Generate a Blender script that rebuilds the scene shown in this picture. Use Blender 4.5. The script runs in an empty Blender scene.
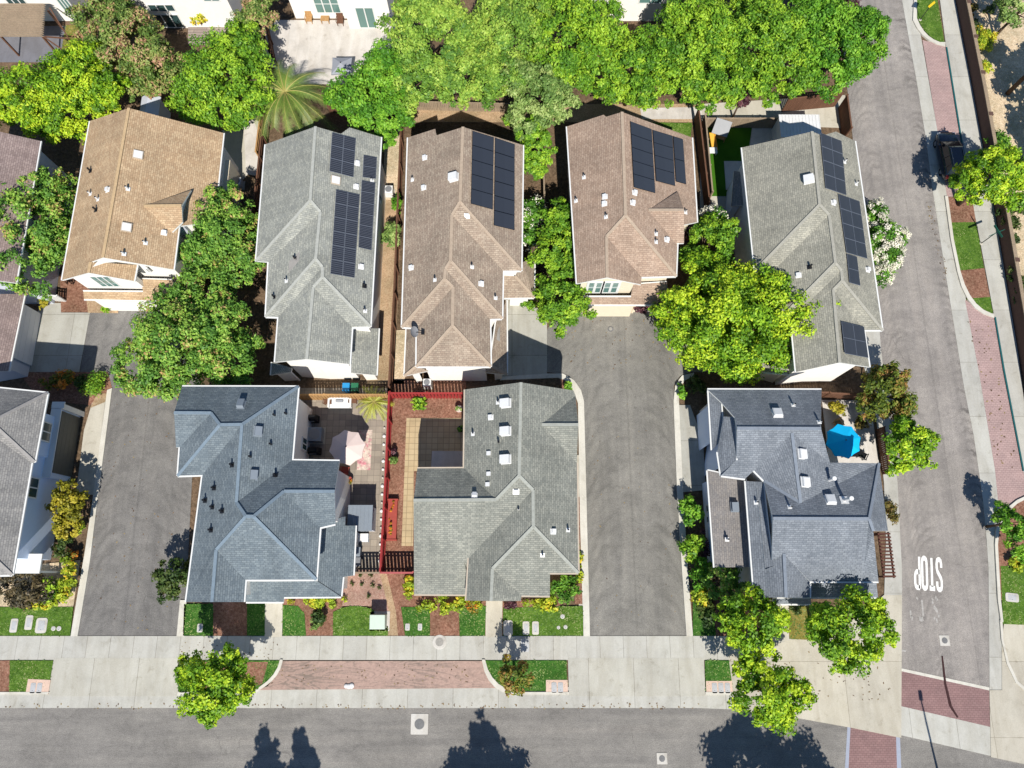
import bpy, math, random
import numpy as np
from mathutils import Vector

random.seed(7)
rng = np.random.default_rng(7)
scene = bpy.context.scene
COL = scene.collection
R = math.radians

# ------------------------------------------------------------------ camera model (drone looking down, tilted 15 degrees)
H, FPX, TILT = 58.0, 730.0, R(15)
ct, st = math.cos(TILT), math.sin(TILT)

def ray(px, py):
    a = (px - 512) / FPX; b = (384 - py) / FPX
    return (a, st + b * ct, -ct + b * st)
def at(px, py, z=0.0):
    d = ray(px, py); k = (z - H) / d[2]
    return Vector((d[0] * k, d[1] * k, z))
def at_y(px, py, Y):
    d = ray(px, py); k = Y / d[1]
    return Vector((d[0] * k, Y, H + d[2] * k))
def at_x(px, py, X):
    d = ray(px, py); k = X / d[0]
    return Vector((X, d[1] * k, H + d[2] * k))
DIRS = {'N': (0, 1), 'S': (0, -1), 'E': (1, 0), 'W': (-1, 0)}
def at_plane(px, py, pl):
    # pl = (direction of fall, reference point, slope)
    u = DIRS[pl[0]]; p0 = pl[1]; s = pl[2]
    d = ray(px, py)
    k = (p0.z - H + s * (p0.x * u[0] + p0.y * u[1])) / (d[2] + s * (d[0] * u[0] + d[1] * u[1]))
    return Vector((d[0] * k, d[1] * k, H + d[2] * k))

# ------------------------------------------------------------------ tagging
def tag(o, label=None, cat=None, group=None, kind=None):
    if label: o['label'] = label
    if cat: o['category'] = cat
    if group: o['group'] = group
    if kind: o['kind'] = kind
    return o
def thing(name, label, cat, loc=(0, 0, 0), rz=0.0, group=None):
    o = bpy.data.objects.new(name, None); COL.objects.link(o)
    o.empty_display_size = .3
    o.location = loc; o.rotation_euler = (0, 0, rz)
    return tag(o, label, cat, group)
def copy_tree(o, parent=None):
    c = o.copy(); COL.objects.link(c)
    if parent is not None: c.parent = parent
    for ch in list(o.children): copy_tree(ch, c)
    return c

# ------------------------------------------------------------------ mesh builder
class MB:
    def __init__(self): self.v = []; self.f = []; self.m = []; self.uv = {}
    def face(self, pts, mi=0, uv=None):
        n = len(self.v); self.v += [tuple(p) for p in pts]
        self.f.append(tuple(range(n, n + len(pts)))); self.m.append(mi)
        if uv: self.uv[len(self.f) - 1] = uv
    def hexa(self, b, t, mi=0):
        # b, t: lower and upper rings of 4 points (counter-clockwise)
        n = len(self.v); self.v += [tuple(p) for p in b] + [tuple(p) for p in t]
        for q in ((3, 2, 1, 0), (4, 5, 6, 7), (0, 1, 5, 4), (1, 2, 6, 5), (2, 3, 7, 6), (3, 0, 4, 7)):
            self.f.append(tuple(n + i for i in q)); self.m.append(mi)
    def box(self, x0, x1, y0, y1, z0, z1, mi=0, tp=0.0):
        self.hexa([(x0, y0, z0), (x1, y0, z0), (x1, y1, z0), (x0, y1, z0)],
                  [(x0 + tp, y0 + tp, z1), (x1 - tp, y0 + tp, z1), (x1 - tp, y1 - tp, z1), (x0 + tp, y1 - tp, z1)], mi)
    def prism(self, poly, z0, z1, mi=0, side=None):
        poly = [tuple(p)[:2] for p in poly]
        a = sum(poly[i][0] * poly[(i + 1) % len(poly)][1] - poly[(i + 1) % len(poly)][0] * poly[i][1] for i in range(len(poly)))
        if a < 0: poly = poly[::-1]
        n = len(self.v); k = len(poly)
        self.v += [(x, y, z0) for x, y in poly] + [(x, y, z1) for x, y in poly]
        self.f.append(tuple(n + i for i in range(k))[::-1]); self.m.append(mi)
        self.f.append(tuple(n + k + i for i in range(k))); self.m.append(mi)
        for i in range(k):
            j = (i + 1) % k
            self.f.append((n + i, n + j, n + k + j, n + k + i)); self.m.append(mi if side is None else side)
    def bar(self, p, q, w, h, mi=0, up=Vector((0, 0, 1))):
        p = Vector(p); q = Vector(q); d = (q - p)
        if d.length < 1e-5: return
        d.normalize(); s = d.cross(up)
        if s.length < 1e-4: s = d.cross(Vector((1, 0, 0)))
        s.normalize(); u = s.cross(d)
        s *= w / 2; u *= h / 2
        self.hexa([p - s - u, p + s - u, q + s - u, q - s - u], [p - s + u, p + s + u, q + s + u, q - s + u], mi)
    def tube(self, pts, rad, n=7, mi=0, cap=True):
        pts = [Vector(p) for p in pts]
        rad = rad if isinstance(rad, (list, tuple)) else [rad] * len(pts)
        base = len(self.v)
        for i, p in enumerate(pts):
            d = (pts[min(i + 1, len(pts) - 1)] - pts[max(i - 1, 0)]).normalized()
            s = d.cross(Vector((0, 0, 1)))
            if s.length < 1e-3: s = d.cross(Vector((1, 0, 0)))
            s.normalize(); u = s.cross(d)
            for k in range(n):
                a = 2 * math.pi * k / n
                self.v.append(tuple(p + (s * math.cos(a) + u * math.sin(a)) * rad[i]))
        for i in range(len(pts) - 1):
            for k in range(n):
                a = base + i * n + k; b = base + i * n + (k + 1) % n
                self.f.append((a, b, b + n, a + n)); self.m.append(mi)
        if cap:
            self.f.append(tuple(base + k for k in range(n))[::-1]); self.m.append(mi)
            e = base + (len(pts) - 1) * n
            self.f.append(tuple(e + k for k in range(n))); self.m.append(mi)
    def lathe(self, prof, c=(0, 0, 0), n=12, mi=0):
        base = len(self.v)
        for r, z in prof:
            for k in range(n):
                a = 2 * math.pi * k / n
                self.v.append((c[0] + r * math.cos(a), c[1] + r * math.sin(a), c[2] + z))
        for i in range(len(prof) - 1):
            for k in range(n):
                a = base + i * n + k; b = base + i * n + (k + 1) % n
                self.f.append((a, b, b + n, a + n)); self.m.append(mi)
        self.f.append(tuple(base + k for k in range(n))[::-1]); self.m.append(mi)
        e = base + (len(prof) - 1) * n
        self.f.append(tuple(e + k for k in range(n))); self.m.append(mi)
    def build(self, name, mat, parent=None, smooth=False, bevel=0):
        me = bpy.data.meshes.new(name)
        me.from_pydata(self.v, [], self.f)
        for m in (mat if isinstance(mat, (list, tuple)) else [mat]): me.materials.append(m)
        if any(self.m): me.polygons.foreach_set('material_index', self.m)
        if self.uv:
            L = me.uv_layers.new(name='UVMap')
            for fi, uvs in self.uv.items():
                p = me.polygons[fi]
                for li, u in zip(p.loop_indices, uvs): L.data[li].uv = u
        if smooth: me.polygons.foreach_set('use_smooth', [True] * len(self.f))
        me.update()
        o = bpy.data.objects.new(name, me); COL.objects.link(o)
        if parent is not None:
            o.parent = parent
        if bevel:
            b = o.modifiers.new('bevel', 'BEVEL'); b.width = bevel; b.segments = 2; b.limit_method = 'ANGLE'
        return o
def local(parent):
    # world-space vertices can be used under an Empty by cancelling its transform
    return parent
def put(o, parent):
    # parent an object whose mesh is in world coordinates
    o.parent = parent
    bpy.context.view_layer.update()
    o.matrix_parent_inverse = parent.matrix_world.inverted()
    return o
class WB(MB):
    # builder whose vertices are given in world coordinates although the parent sits elsewhere
    def build(self, name, mat, parent=None, **k):
        if parent is not None:
            p = parent; off = Vector((0, 0, 0))
            while p is not None: off += Vector(p.location); p = p.parent
            self.v = [(a - off.x, b - off.y, c - off.z) for a, b, c in self.v]
        return MB.build(self, name, mat, parent, **k)

# ------------------------------------------------------------------ materials
def lin(c): return tuple(((x / 255) / 12.92 if x / 255 <= .04045 else ((x / 255 + .055) / 1.055) ** 2.4) for x in c)
class NT:
    def __init__(self, name, rough=.85, spec=.25):
        self.m = bpy.data.materials.new(name); self.m.use_nodes = True
        self.t = self.m.node_tree; self.n = self.t.nodes; self.b = self.n['Principled BSDF']
        self.b.inputs['Roughness'].default_value = rough
        self.b.inputs['Specular IOR Level'].default_value = spec
    def new(self, ty, **k):
        x = self.n.new(ty)
        for a, v in k.items():
            if hasattr(x, a): setattr(x, a, v)
            else: x.inputs[a].default_value = v
        return x
    def ln(self, a, b): self.t.links.new(a, b)
    def co(self, kind='Object', scale=(1, 1, 1), loc=(0, 0, 0)):
        c = self.new('ShaderNodeTexCoord'); m = self.new('ShaderNodeMapping')
        m.inputs['Scale'].default_value = scale; m.inputs['Location'].default_value = loc
        self.ln(c.outputs[kind], m.inputs['Vector']); return m.outputs['Vector']
    def noise(self, vec, scale, detail=4, rough=.6, dist=0):
        x = self.new('ShaderNodeTexNoise'); x.inputs['Scale'].default_value = scale
        x.inputs['Detail'].default_value = detail; x.inputs['Roughness'].default_value = rough
        x.inputs['Distortion'].default_value = dist
        self.ln(vec, x.inputs['Vector']); return x.outputs['Fac']
    def ramp(self, fac, stops):
        x = self.new('ShaderNodeValToRGB'); e = x.color_ramp.elements
        while len(e) < len(stops): e.new(.5)
        for el, (p, c) in zip(e, stops): el.position = p; el.color = (*c, 1)
        self.ln(fac, x.inputs['Fac']); return x.outputs['Color']
    def mix(self, fac, a, b, mode='MIX'):
        x = self.new('ShaderNodeMix'); x.data_type = 'RGBA'; x.blend_type = mode
        for k, v in ((0, fac), (6, a), (7, b)):
            if hasattr(v, 'links'): self.ln(v, x.inputs[k])
            elif k == 0: x.inputs[0].default_value = v
            else: x.inputs[k].default_value = (*v, 1)
        return x.outputs[2]
    def math(self, op, a, b=0.0, c=0.0):
        x = self.new('ShaderNodeMath'); x.operation = op
        for i, v in enumerate((a, b, c)):
            if hasattr(v, 'links'): self.ln(v, x.inputs[i])
            else: x.inputs[i].default_value = v
        return x.outputs[0]
    def base(self, c):
        if hasattr(c, 'links'): self.ln(c, self.b.inputs['Base Color'])
        else: self.b.inputs['Base Color'].default_value = (*c, 1)
    def bump(self, h, strength=.4, dist=.03):
        x = self.new('ShaderNodeBump'); x.inputs['Strength'].default_value = strength
        x.inputs['Distance'].default_value = dist
        self.ln(h, x.inputs['Height']); self.ln(x.outputs['Normal'], self.b.inputs['Normal'])

def mul(c, k): return tuple(min(1, x * k) for x in c)
def plain(name, rgb, k=.7, rough=.6, spec=.3, var=.12, metal=0.0, scale=3.0):
    t = NT(name, rough, spec); c = mul(lin(rgb), k)
    n = t.noise(t.co(), scale, 5, .65)
    t.base(t.ramp(n, [(.25, mul(c, 1 - var)), (.75, mul(c, 1 + var))]))
    t.b.inputs['Metallic'].default_value = metal
    return t.m
def shingle(name, ca, cb, k=.62, gain=(1, 1, 1), row=.15, wid=.32):
    t = NT(name, .9, .15)
    a, b = [tuple(min(.9, x * k * g) for x, g in zip(lin(c), gain)) for c in (ca, cb)]
    mid = tuple((x + y) / 2 for x, y in zip(a, b)); a, b = [tuple(m + (x - m) * .75 for x, m in zip(q, mid)) for q in (a, b)]
    uv = t.new('ShaderNodeTexCoord').outputs['UV']
    br = t.new('ShaderNodeTexBrick'); br.offset = .37; br.offset_frequency = 2
    br.inputs['Scale'].default_value = 1; br.inputs['Brick Width'].default_value = wid; br.inputs['Row Height'].default_value = row
    br.inputs['Mortar Size'].default_value = .022; br.inputs['Mortar Smooth'].default_value = .6; br.inputs['Bias'].default_value = 0
    br.inputs['Color1'].default_value = (*a, 1); br.inputs['Color2'].default_value = (*b, 1)
    br.inputs['Mortar'].default_value = (*mul(b, .72), 1)
    t.ln(uv, br.inputs['Vector'])
    oc = t.co()
    n1 = t.noise(oc, .45, 6, .65); n2 = t.noise(oc, 6.5, 3, .75)
    c = t.mix(1.0, br.outputs['Color'], t.ramp(n1, [(.3, (.84, .84, .84)), (.7, (1.14, 1.13, 1.12))]), 'MULTIPLY')
    c = t.mix(1.0, c, t.ramp(n2, [(.28, (.83, .83, .84)), (.72, (1.17, 1.17, 1.16))]), 'MULTIPLY')
    mp = t.new('ShaderNodeMapping'); mp.inputs['Scale'].default_value = (1.3, .16, 1); t.ln(uv, mp.inputs['Vector'])
    c = t.mix(.8, c, t.ramp(t.noise(mp.outputs['Vector'], .9, 5, .65, .4), [(.32, (.84, .84, .84)), (.55, (1.02, 1.02, 1.02)), (.72, (1.1, 1.09, 1.07))]), 'MULTIPLY')
    t.base(c)
    t.bump(br.outputs['Fac'], -.5, .02)
    return t.m
def concrete(name, rgb=(214, 208, 192), k=.66, jw=0, jh=0, ox=0, oy=0, var=.1):
    t = NT(name, .9, .2); c = mul(lin(rgb), k); oc = t.co()
    n1 = t.noise(oc, .4, 6, .68); n2 = t.noise(oc, 14, 3, .7); n3 = t.noise(t.co(scale=(1.2, .25, 1)), .9, 4, .6, .6); n4 = t.noise(t.co(loc=(5, 1, 0)), 1.3, 5, .7, .5)
    col = t.ramp(n1, [(.28, mul(c, 1 - var * 1.5)), (.5, c), (.75, mul(c, 1 + var * .6))])
    col = t.mix(.6, col, t.ramp(n2, [(.3, (.84, .84, .84)), (.7, (1.1, 1.1, 1.1))]), 'MULTIPLY')
    col = t.mix(.5, col, t.ramp(n3, [(.35, (.78, .75, .70)), (.6, (1.05, 1.05, 1.05))]), 'MULTIPLY')
    col = t.mix(.7, col, t.ramp(n4, [(.30, (.74, .72, .69)), (.42, (1, 1, 1)), (.75, (1.04, 1.04, 1.05))]), 'MULTIPLY')
    if jw:
        br = t.new('ShaderNodeTexBrick'); br.offset = 0
        br.inputs['Scale'].default_value = 1; br.inputs['Brick Width'].default_value = jw; br.inputs['Row Height'].default_value = jh or 60
        br.inputs['Mortar Size'].default_value = .022; br.inputs['Mortar Smooth'].default_value = .3
        br.inputs['Color1'].default_value = (.91, .91, .91, 1); br.inputs['Color2'].default_value = (1.06, 1.06, 1.04, 1)
        br.inputs['Mortar'].default_value = (.5, .48, .45, 1)
        t.ln(t.co(loc=(ox, oy, 0)), br.inputs['Vector'])
        col = t.mix(t.ramp(n4, [(.3, (1, 1, 1)), (.7, (.55, .55, .55))]), col, t.mix(1.0, col, br.outputs['Color'], 'MULTIPLY'))
    t.base(col); t.bump(n2, .15, .01)
    return t.m
def pavers(name, ca, cb, k=.62, w=.4, h=.2, off=.5, mort=.012):
    t = NT(name, .9, .2); a, b = mul(lin(ca), k), mul(lin(cb), k)
    br = t.new('ShaderNodeTexBrick'); br.offset = off
    br.inputs['Scale'].default_value = 1; br.inputs['Brick Width'].default_value = w; br.inputs['Row Height'].default_value = h
    br.inputs['Mortar Size'].default_value = mort; br.inputs['Bias'].default_value = 0
    br.inputs['Color1'].default_value = (*a, 1); br.inputs['Color2'].default_value = (*b, 1); br.inputs['Mortar'].default_value = (*mul(b, .6), 1)
    oc = t.co(); t.ln(oc, br.inputs['Vector'])
    n = t.noise(oc, .6, 6, .7)
    t.base(t.mix(1.0, br.outputs['Color'], t.ramp(n, [(.3, (.82, .83, .84)), (.7, (1.12, 1.1, 1.1))]), 'MULTIPLY'))
    return t.m
def swirl_pavers(name):
    # weathered red stamped paving with thin wavy wear lines along it
    t = NT(name, .9, .2); oc = t.co(scale=(.22, 1.0, 1))
    n = t.noise(oc, .55, 4, .55, .9); n2 = t.noise(t.co(), 6, 5, .75); n3 = t.noise(t.co(scale=(.5, 1, 1)), .35, 4, .6)
    w = t.math('POWER', t.math('MAXIMUM', t.math('SINE', t.math('MULTIPLY', n, 95.0)), 0.0), 1.5)
    c1, c2 = mul(lin((188, 160, 147)), .7), mul(lin((136, 124, 114)), .62)
    col = t.mix(t.math('MULTIPLY', w, t.ramp(n3, [(.3, (.1, .1, .1)), (.65, (.75, .75, .75))])), c1, c2)
    col = t.mix(t.ramp(n3, [(.45, (0, 0, 0)), (.8, (.5, .5, .5))]), col, c2)
    t.base(t.mix(.85, col, t.ramp(n2, [(.3, (.74, .74, .74)), (.7, (1.2, 1.19, 1.18))]), 'MULTIPLY'))
    return t.m
def asphalt(name, xc=0, k=1.0, curve=.1, band=.45, rgb=(140, 133, 130), slope=0.0, edges=(), period=1.0, seam=False, along=True):
    # edges: (offset from the middle, half width, strength) of the strips with irregular seal-coat strokes
    t = NT(name, .92, .2); c = mul(lin(rgb), .62 * k); per = period
    tc = t.new('ShaderNodeTexCoord'); sp = t.new('ShaderNodeSeparateXYZ'); t.ln(tc.outputs['Object'], sp.inputs[0])
    u = t.math('SUBTRACT', t.math('SUBTRACT', sp.outputs[0], xc), t.math('MULTIPLY', sp.outputs[1], slope))
    v = t.math('ADD', sp.outputs[1], t.math('MULTIPLY', t.math('MULTIPLY', u, u), curve))
    cb = t.new('ShaderNodeCombineXYZ'); t.ln(t.math('MULTIPLY', u, .5), cb.inputs[0]); t.ln(v, cb.inputs[1])
    n1 = t.noise(cb.outputs[0], .9, 6, .7, .6)
    oc = t.co(); n2 = t.noise(oc, .2, 5, .62); n3 = t.noise(oc, 15, 2, .8); n4 = t.noise(oc, 2.6, 5, .7); n5 = t.noise(oc, .55, 4, .65); n6 = t.noise(t.co(loc=(7, 3, 0)), .3, 3, .6)
    col = t.ramp(n2, [(.3, mul(c, .84)), (.52, c), (.7, mul(c, 1.13))])
    lowb = 1 - band
    col = t.mix(1.0, col, t.ramp(n1, [(.34, (lowb, lowb, lowb * 1.01)), (.5, (.98, .98, .98)), (.68, (1.08, 1.08, 1.07))]), 'MULTIPLY')
    # wear along the direction of travel
    wl = t.co(scale=(1.6, .07, 1) if along else (.07, 1.6, 1))
    col = t.mix(1.0, col, t.ramp(t.noise(wl, .8, 4, .6, .3), [(.34, (.86, .86, .87)), (.52, (1, 1, 1)), (.68, (1.09, 1.08, 1.07))]), 'MULTIPLY')
    for off, hw, stren in edges:
        d = t.math('DIVIDE', t.math('ABSOLUTE', t.math('SUBTRACT', u, off)), hw)
        mask = t.math('MAXIMUM', t.math('SUBTRACT', 1.0, t.math('MULTIPLY', d, d)), 0.0)
        ww = t.math('SUBTRACT', u, off + (.45 * hw if off < 0 else -.45 * hw))
        vv = t.math('ADD', t.math('ADD', sp.outputs[1], t.math('MULTIPLY', t.math('MULTIPLY', ww, ww), .95)), t.math('ADD', t.math('MULTIPLY', n5, 2.2), t.math('MULTIPLY', n4, .9)))
        ph = t.math('DIVIDE', vv, per)
        wn = t.new('ShaderNodeTexWhiteNoise'); wn.noise_dimensions = '1D'; t.ln(t.math('FLOOR', ph), wn.inputs['W'])
        s = t.math('POWER', t.math('SINE', t.math('MULTIPLY', t.math('FRACT', ph), 3.1416)), 3.0)
        s = t.math('MULTIPLY', t.math('MULTIPLY', s, mask), t.math('MULTIPLY', t.math('ADD', t.math('MULTIPLY', wn.outputs['Value'], .75), .25), t.ramp(n6, [(.34, (.35, .35, .35)), (.56, (1, 1, 1))])))
        s = t.math('MULTIPLY', s, t.ramp(n4, [(.32, (.2, .2, .2)), (.52, (1, 1, 1))]))
        col = t.mix(t.math('MINIMUM', t.math('MULTIPLY', s, stren * 1.5), .9), col, mul(c, .42))
    if seam:
        q = t.math('LESS_THAN', t.math('ABSOLUTE', t.math('ADD', u, t.math('MULTIPLY', n4, .16))), .07)
        col = t.mix(t.math('MULTIPLY', q, t.math('MULTIPLY', n5, .5)), col, mul(c, .5))
    # hairline cracks and oil drips
    vo = t.new('ShaderNodeTexVoronoi'); vo.feature = 'DISTANCE_TO_EDGE'; vo.inputs['Scale'].default_value = .16
    wv = t.new('ShaderNodeVectorMath'); wv.operation = 'ADD'; nz = t.new('ShaderNodeTexNoise'); nz.inputs['Scale'].default_value = .8; nz.inputs['Detail'].default_value = 5
    t.ln(oc, nz.inputs['Vector']); t.ln(oc, wv.inputs[0]); t.ln(nz.outputs['Color'], wv.inputs[1]); t.ln(wv.outputs[0], vo.inputs['Vector'])
    cr = t.math('MULTIPLY', t.math('LESS_THAN', vo.outputs['Distance'], .005), t.ramp(n6, [(.5, (0, 0, 0)), (.64, (.4, .4, .4))]))
    col = t.mix(cr, col, mul(c, .45))
    col = t.mix(t.ramp(t.noise(t.co(loc=(2, 9, 0)), 1.7, 3, .5), [(.70, (0, 0, 0)), (.78, (.5, .5, .5))]), col, mul(c, .55))
    col = t.mix(1.0, col, t.ramp(n4, [(.3, (.9, .9, .9)), (.7, (1.09, 1.09, 1.09))]), 'MULTIPLY')
    col = t.mix(1.0, col, t.ramp(n3, [(.3, (.72, .72, .72)), (.7, (1.28, 1.28, 1.28))]), 'MULTIPLY')
    t.base(col); t.bump(n3, .3, .01)
    return t.m
def mottled(name, stops, scale=6, k=.62, big=.5, bumpd=.05, detail=6):
    t = NT(name, .95, .1); oc = t.co()
    n = t.noise(oc, scale, detail, .75); n2 = t.noise(oc, big, 4, .6); n3 = t.noise(oc, scale * 3.1, 2, .7)
    col = t.ramp(n, [(p, mul(lin(c), k)) for p, c in stops])
    col = t.mix(.8, col, t.ramp(n2, [(.3, (.62, .66, .64)), (.7, (1.3, 1.24, 1.3))]), 'MULTIPLY')
    col = t.mix(.8, col, t.ramp(n3, [(.3, (.62, .62, .62)), (.7, (1.32, 1.32, 1.32))]), 'MULTIPLY')
    t.base(col); t.bump(n3, .6, bumpd)
    return t.m
def foliage(name, stops, trans=.3, k=1.0, rough=.55):
    t = NT(name, rough, .3)
    a = t.new('ShaderNodeAttribute'); a.attribute_name = 'v'
    col = t.ramp(a.outputs['Fac'], [(p, mul(c, k)) for p, c in stops])
    t.base(col)
    tr = t.new('ShaderNodeBsdfTranslucent'); t.ln(t.mix(1.0, col, (1.5, 1.35, .6), 'MULTIPLY'), tr.inputs['Color'])
    ms = t.new('ShaderNodeMixShader'); ms.inputs[0].default_value = trans
    t.ln(t.b.outputs[0], ms.inputs[1]); t.ln(tr.outputs[0], ms.inputs[2])
    t.ln(ms.outputs[0], t.n['Material Output'].inputs['Surface'])
    return t.m
def solar(name, lines=0, rgb=(.014, .02, .04)):
    t = NT(name, .38, .3)
    uv = t.new('ShaderNodeTexCoord').outputs['UV']
    br = t.new('ShaderNodeTexBrick'); br.offset = 0
    br.inputs['Scale'].default_value = 1; br.inputs['Brick Width'].default_value = 1.0 if lines else .5
    br.inputs['Row Height'].default_value = 1 / max(lines, 1)
    br.inputs['Mortar Size'].default_value = .014 if lines else .004
    br.inputs['Color1'].default_value = (*rgb, 1); br.inputs['Color2'].default_value = (*mul(rgb, 1.3), 1)
    br.inputs['Mortar'].default_value = (.12, .13, .15, 1) if lines else (.03, .035, .05, 1)
    t.ln(uv, br.inputs['Vector']); t.base(br.outputs['Color'])
    return t.m
def wood(name, rgb, k=.62):
    t = NT(name, .8, .2); c = mul(lin(rgb), k)
    n = t.noise(t.co(scale=(6, 6, .6)), 2, 5, .6); n2 = t.noise(t.co(), .8, 3)
    col = t.ramp(n, [(.3, mul(c, .72)), (.7, mul(c, 1.2))])
    t.base(t.mix(.6, col, t.ramp(n2, [(.3, (.8, .8, .8)), (.7, (1.15, 1.15, 1.15))]), 'MULTIPLY'))
    return t.m
def glass(name, rgb=(.03, .06, .06)):
    t = NT(name, .08, .6); t.base(rgb); return t.m




# ------------------------------------------------------------------ palette
M = {}
M['trim'] = plain('white_trim', (240, 240, 236), .72, .5, .4, .04)
M['trim_dark'] = plain('grey_gutter', (150, 160, 170), .6, .5, .4, .06)
M['trim_tan'] = plain('tan_trim', (205, 190, 170), .7, .6, .3, .06)
M['wall_white'] = plain('white_stucco', (248, 244, 236), .8, .8, .2, .05)
M['wall_cream'] = plain('cream_stucco', (240, 226, 200), .75, .8, .2, .05)
M['wall_sky_tint'] = plain('white_siding_sky_tint', (206, 222, 244), .92, .8, .2, .03)  # white wall; the blue skylight on its shaded side is in the colour
M['wall_grey'] = plain('grey_siding', (206, 210, 220), .8, .8, .2, .04)
M['soffit'] = plain('soffit', (180, 175, 168), .6)
M['glass'] = glass('window_glass')
M['glass_green'] = glass('green_window_glass', (.10, .19, .17))
M['garage_white'] = plain('white_garage_door', (235, 236, 238), .75, .6, .3, .04)
M['garage_tan'] = plain('tan_garage_door', (226, 194, 150), .72, .7, .3, .06)
M['garage_dark'] = plain('olive_garage_door', (112, 112, 104), .55, .6, .3, .1)
M['metal_white'] = plain('white_metal', (238, 238, 236), .75, .4, .5, .05)
M['metal_dark'] = plain('black_metal', (32, 32, 36), .6, .4, .5, .1)
M['metal_grey'] = plain('grey_metal', (150, 152, 156), .6, .4, .5, .08)
M['panel_lines'] = solar('striped_solar_cells', 7, (.018, .021, .03))
M['panel_plain'] = solar('plain_solar_cells', 0, (.028, .033, .044))
M['panel_frame'] = plain('panel_frame', (24, 30, 40), .5, .4, .4, .05)
M['panel_frame_light'] = plain('silver_panel_frame', (128, 136, 150), .6, .35, .5, .05)
RF = {
 'tan': shingle('tan_shingle', (192, 152, 102), (166, 124, 80), .70, (1.28, 1.62, 2.42)),
 'grey': shingle('grey_shingle', (160, 158, 146), (130, 130, 124), .66, (1.48, 1.53, 1.56)),
 'brown': shingle('brown_shingle', (176, 144, 120), (148, 116, 96), .66, (1.26, 1.62, 1.85)),
 'brown2': shingle('pinkish_brown_shingle', (182, 152, 130), (156, 126, 106), .66, (1.26, 1.42, 1.52)),
 'grey2': shingle('warm_grey_shingle', (162, 158, 144), (134, 132, 122), .66, (1.4, 1.42, 1.42)),
 'slate': shingle('slate_blue_shingle', (136, 154, 170), (108, 126, 144), .66, (1.06, .95, .82)),
 'green': shingle('sage_grey_shingle', (168, 172, 162), (134, 140, 134), .66, (1.05, 1.0, .98)),
 'slate2': shingle('grey_blue_shingle', (152, 164, 182), (124, 136, 154), .66, (1.02, .94, .82)),
 'lgrey': shingle('light_grey_shingle', (164, 160, 154), (134, 132, 130), .66, (1.1, 1.12, 1.14)),
 'mauve': shingle('mauve_brown_shingle', (172, 146, 138), (142, 118, 112), .62, (1.2, 1.35, 1.4)),
}
CAPC = {'tan': (216, 186, 144), 'grey': (192, 193, 184), 'brown': (198, 178, 156), 'brown2': (198, 178, 156), 'grey2': (184, 181, 168),
        'slate': (140, 157, 170), 'green': (184, 186, 176), 'slate2': (150, 159, 170), 'lgrey': (172, 168, 164), 'mauve': (186, 166, 158)}
CAP = {k: plain(k + '_ridge_cap', CAPC[k], .62, .9, .15, .16, 0, 5) for k in RF}

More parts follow.
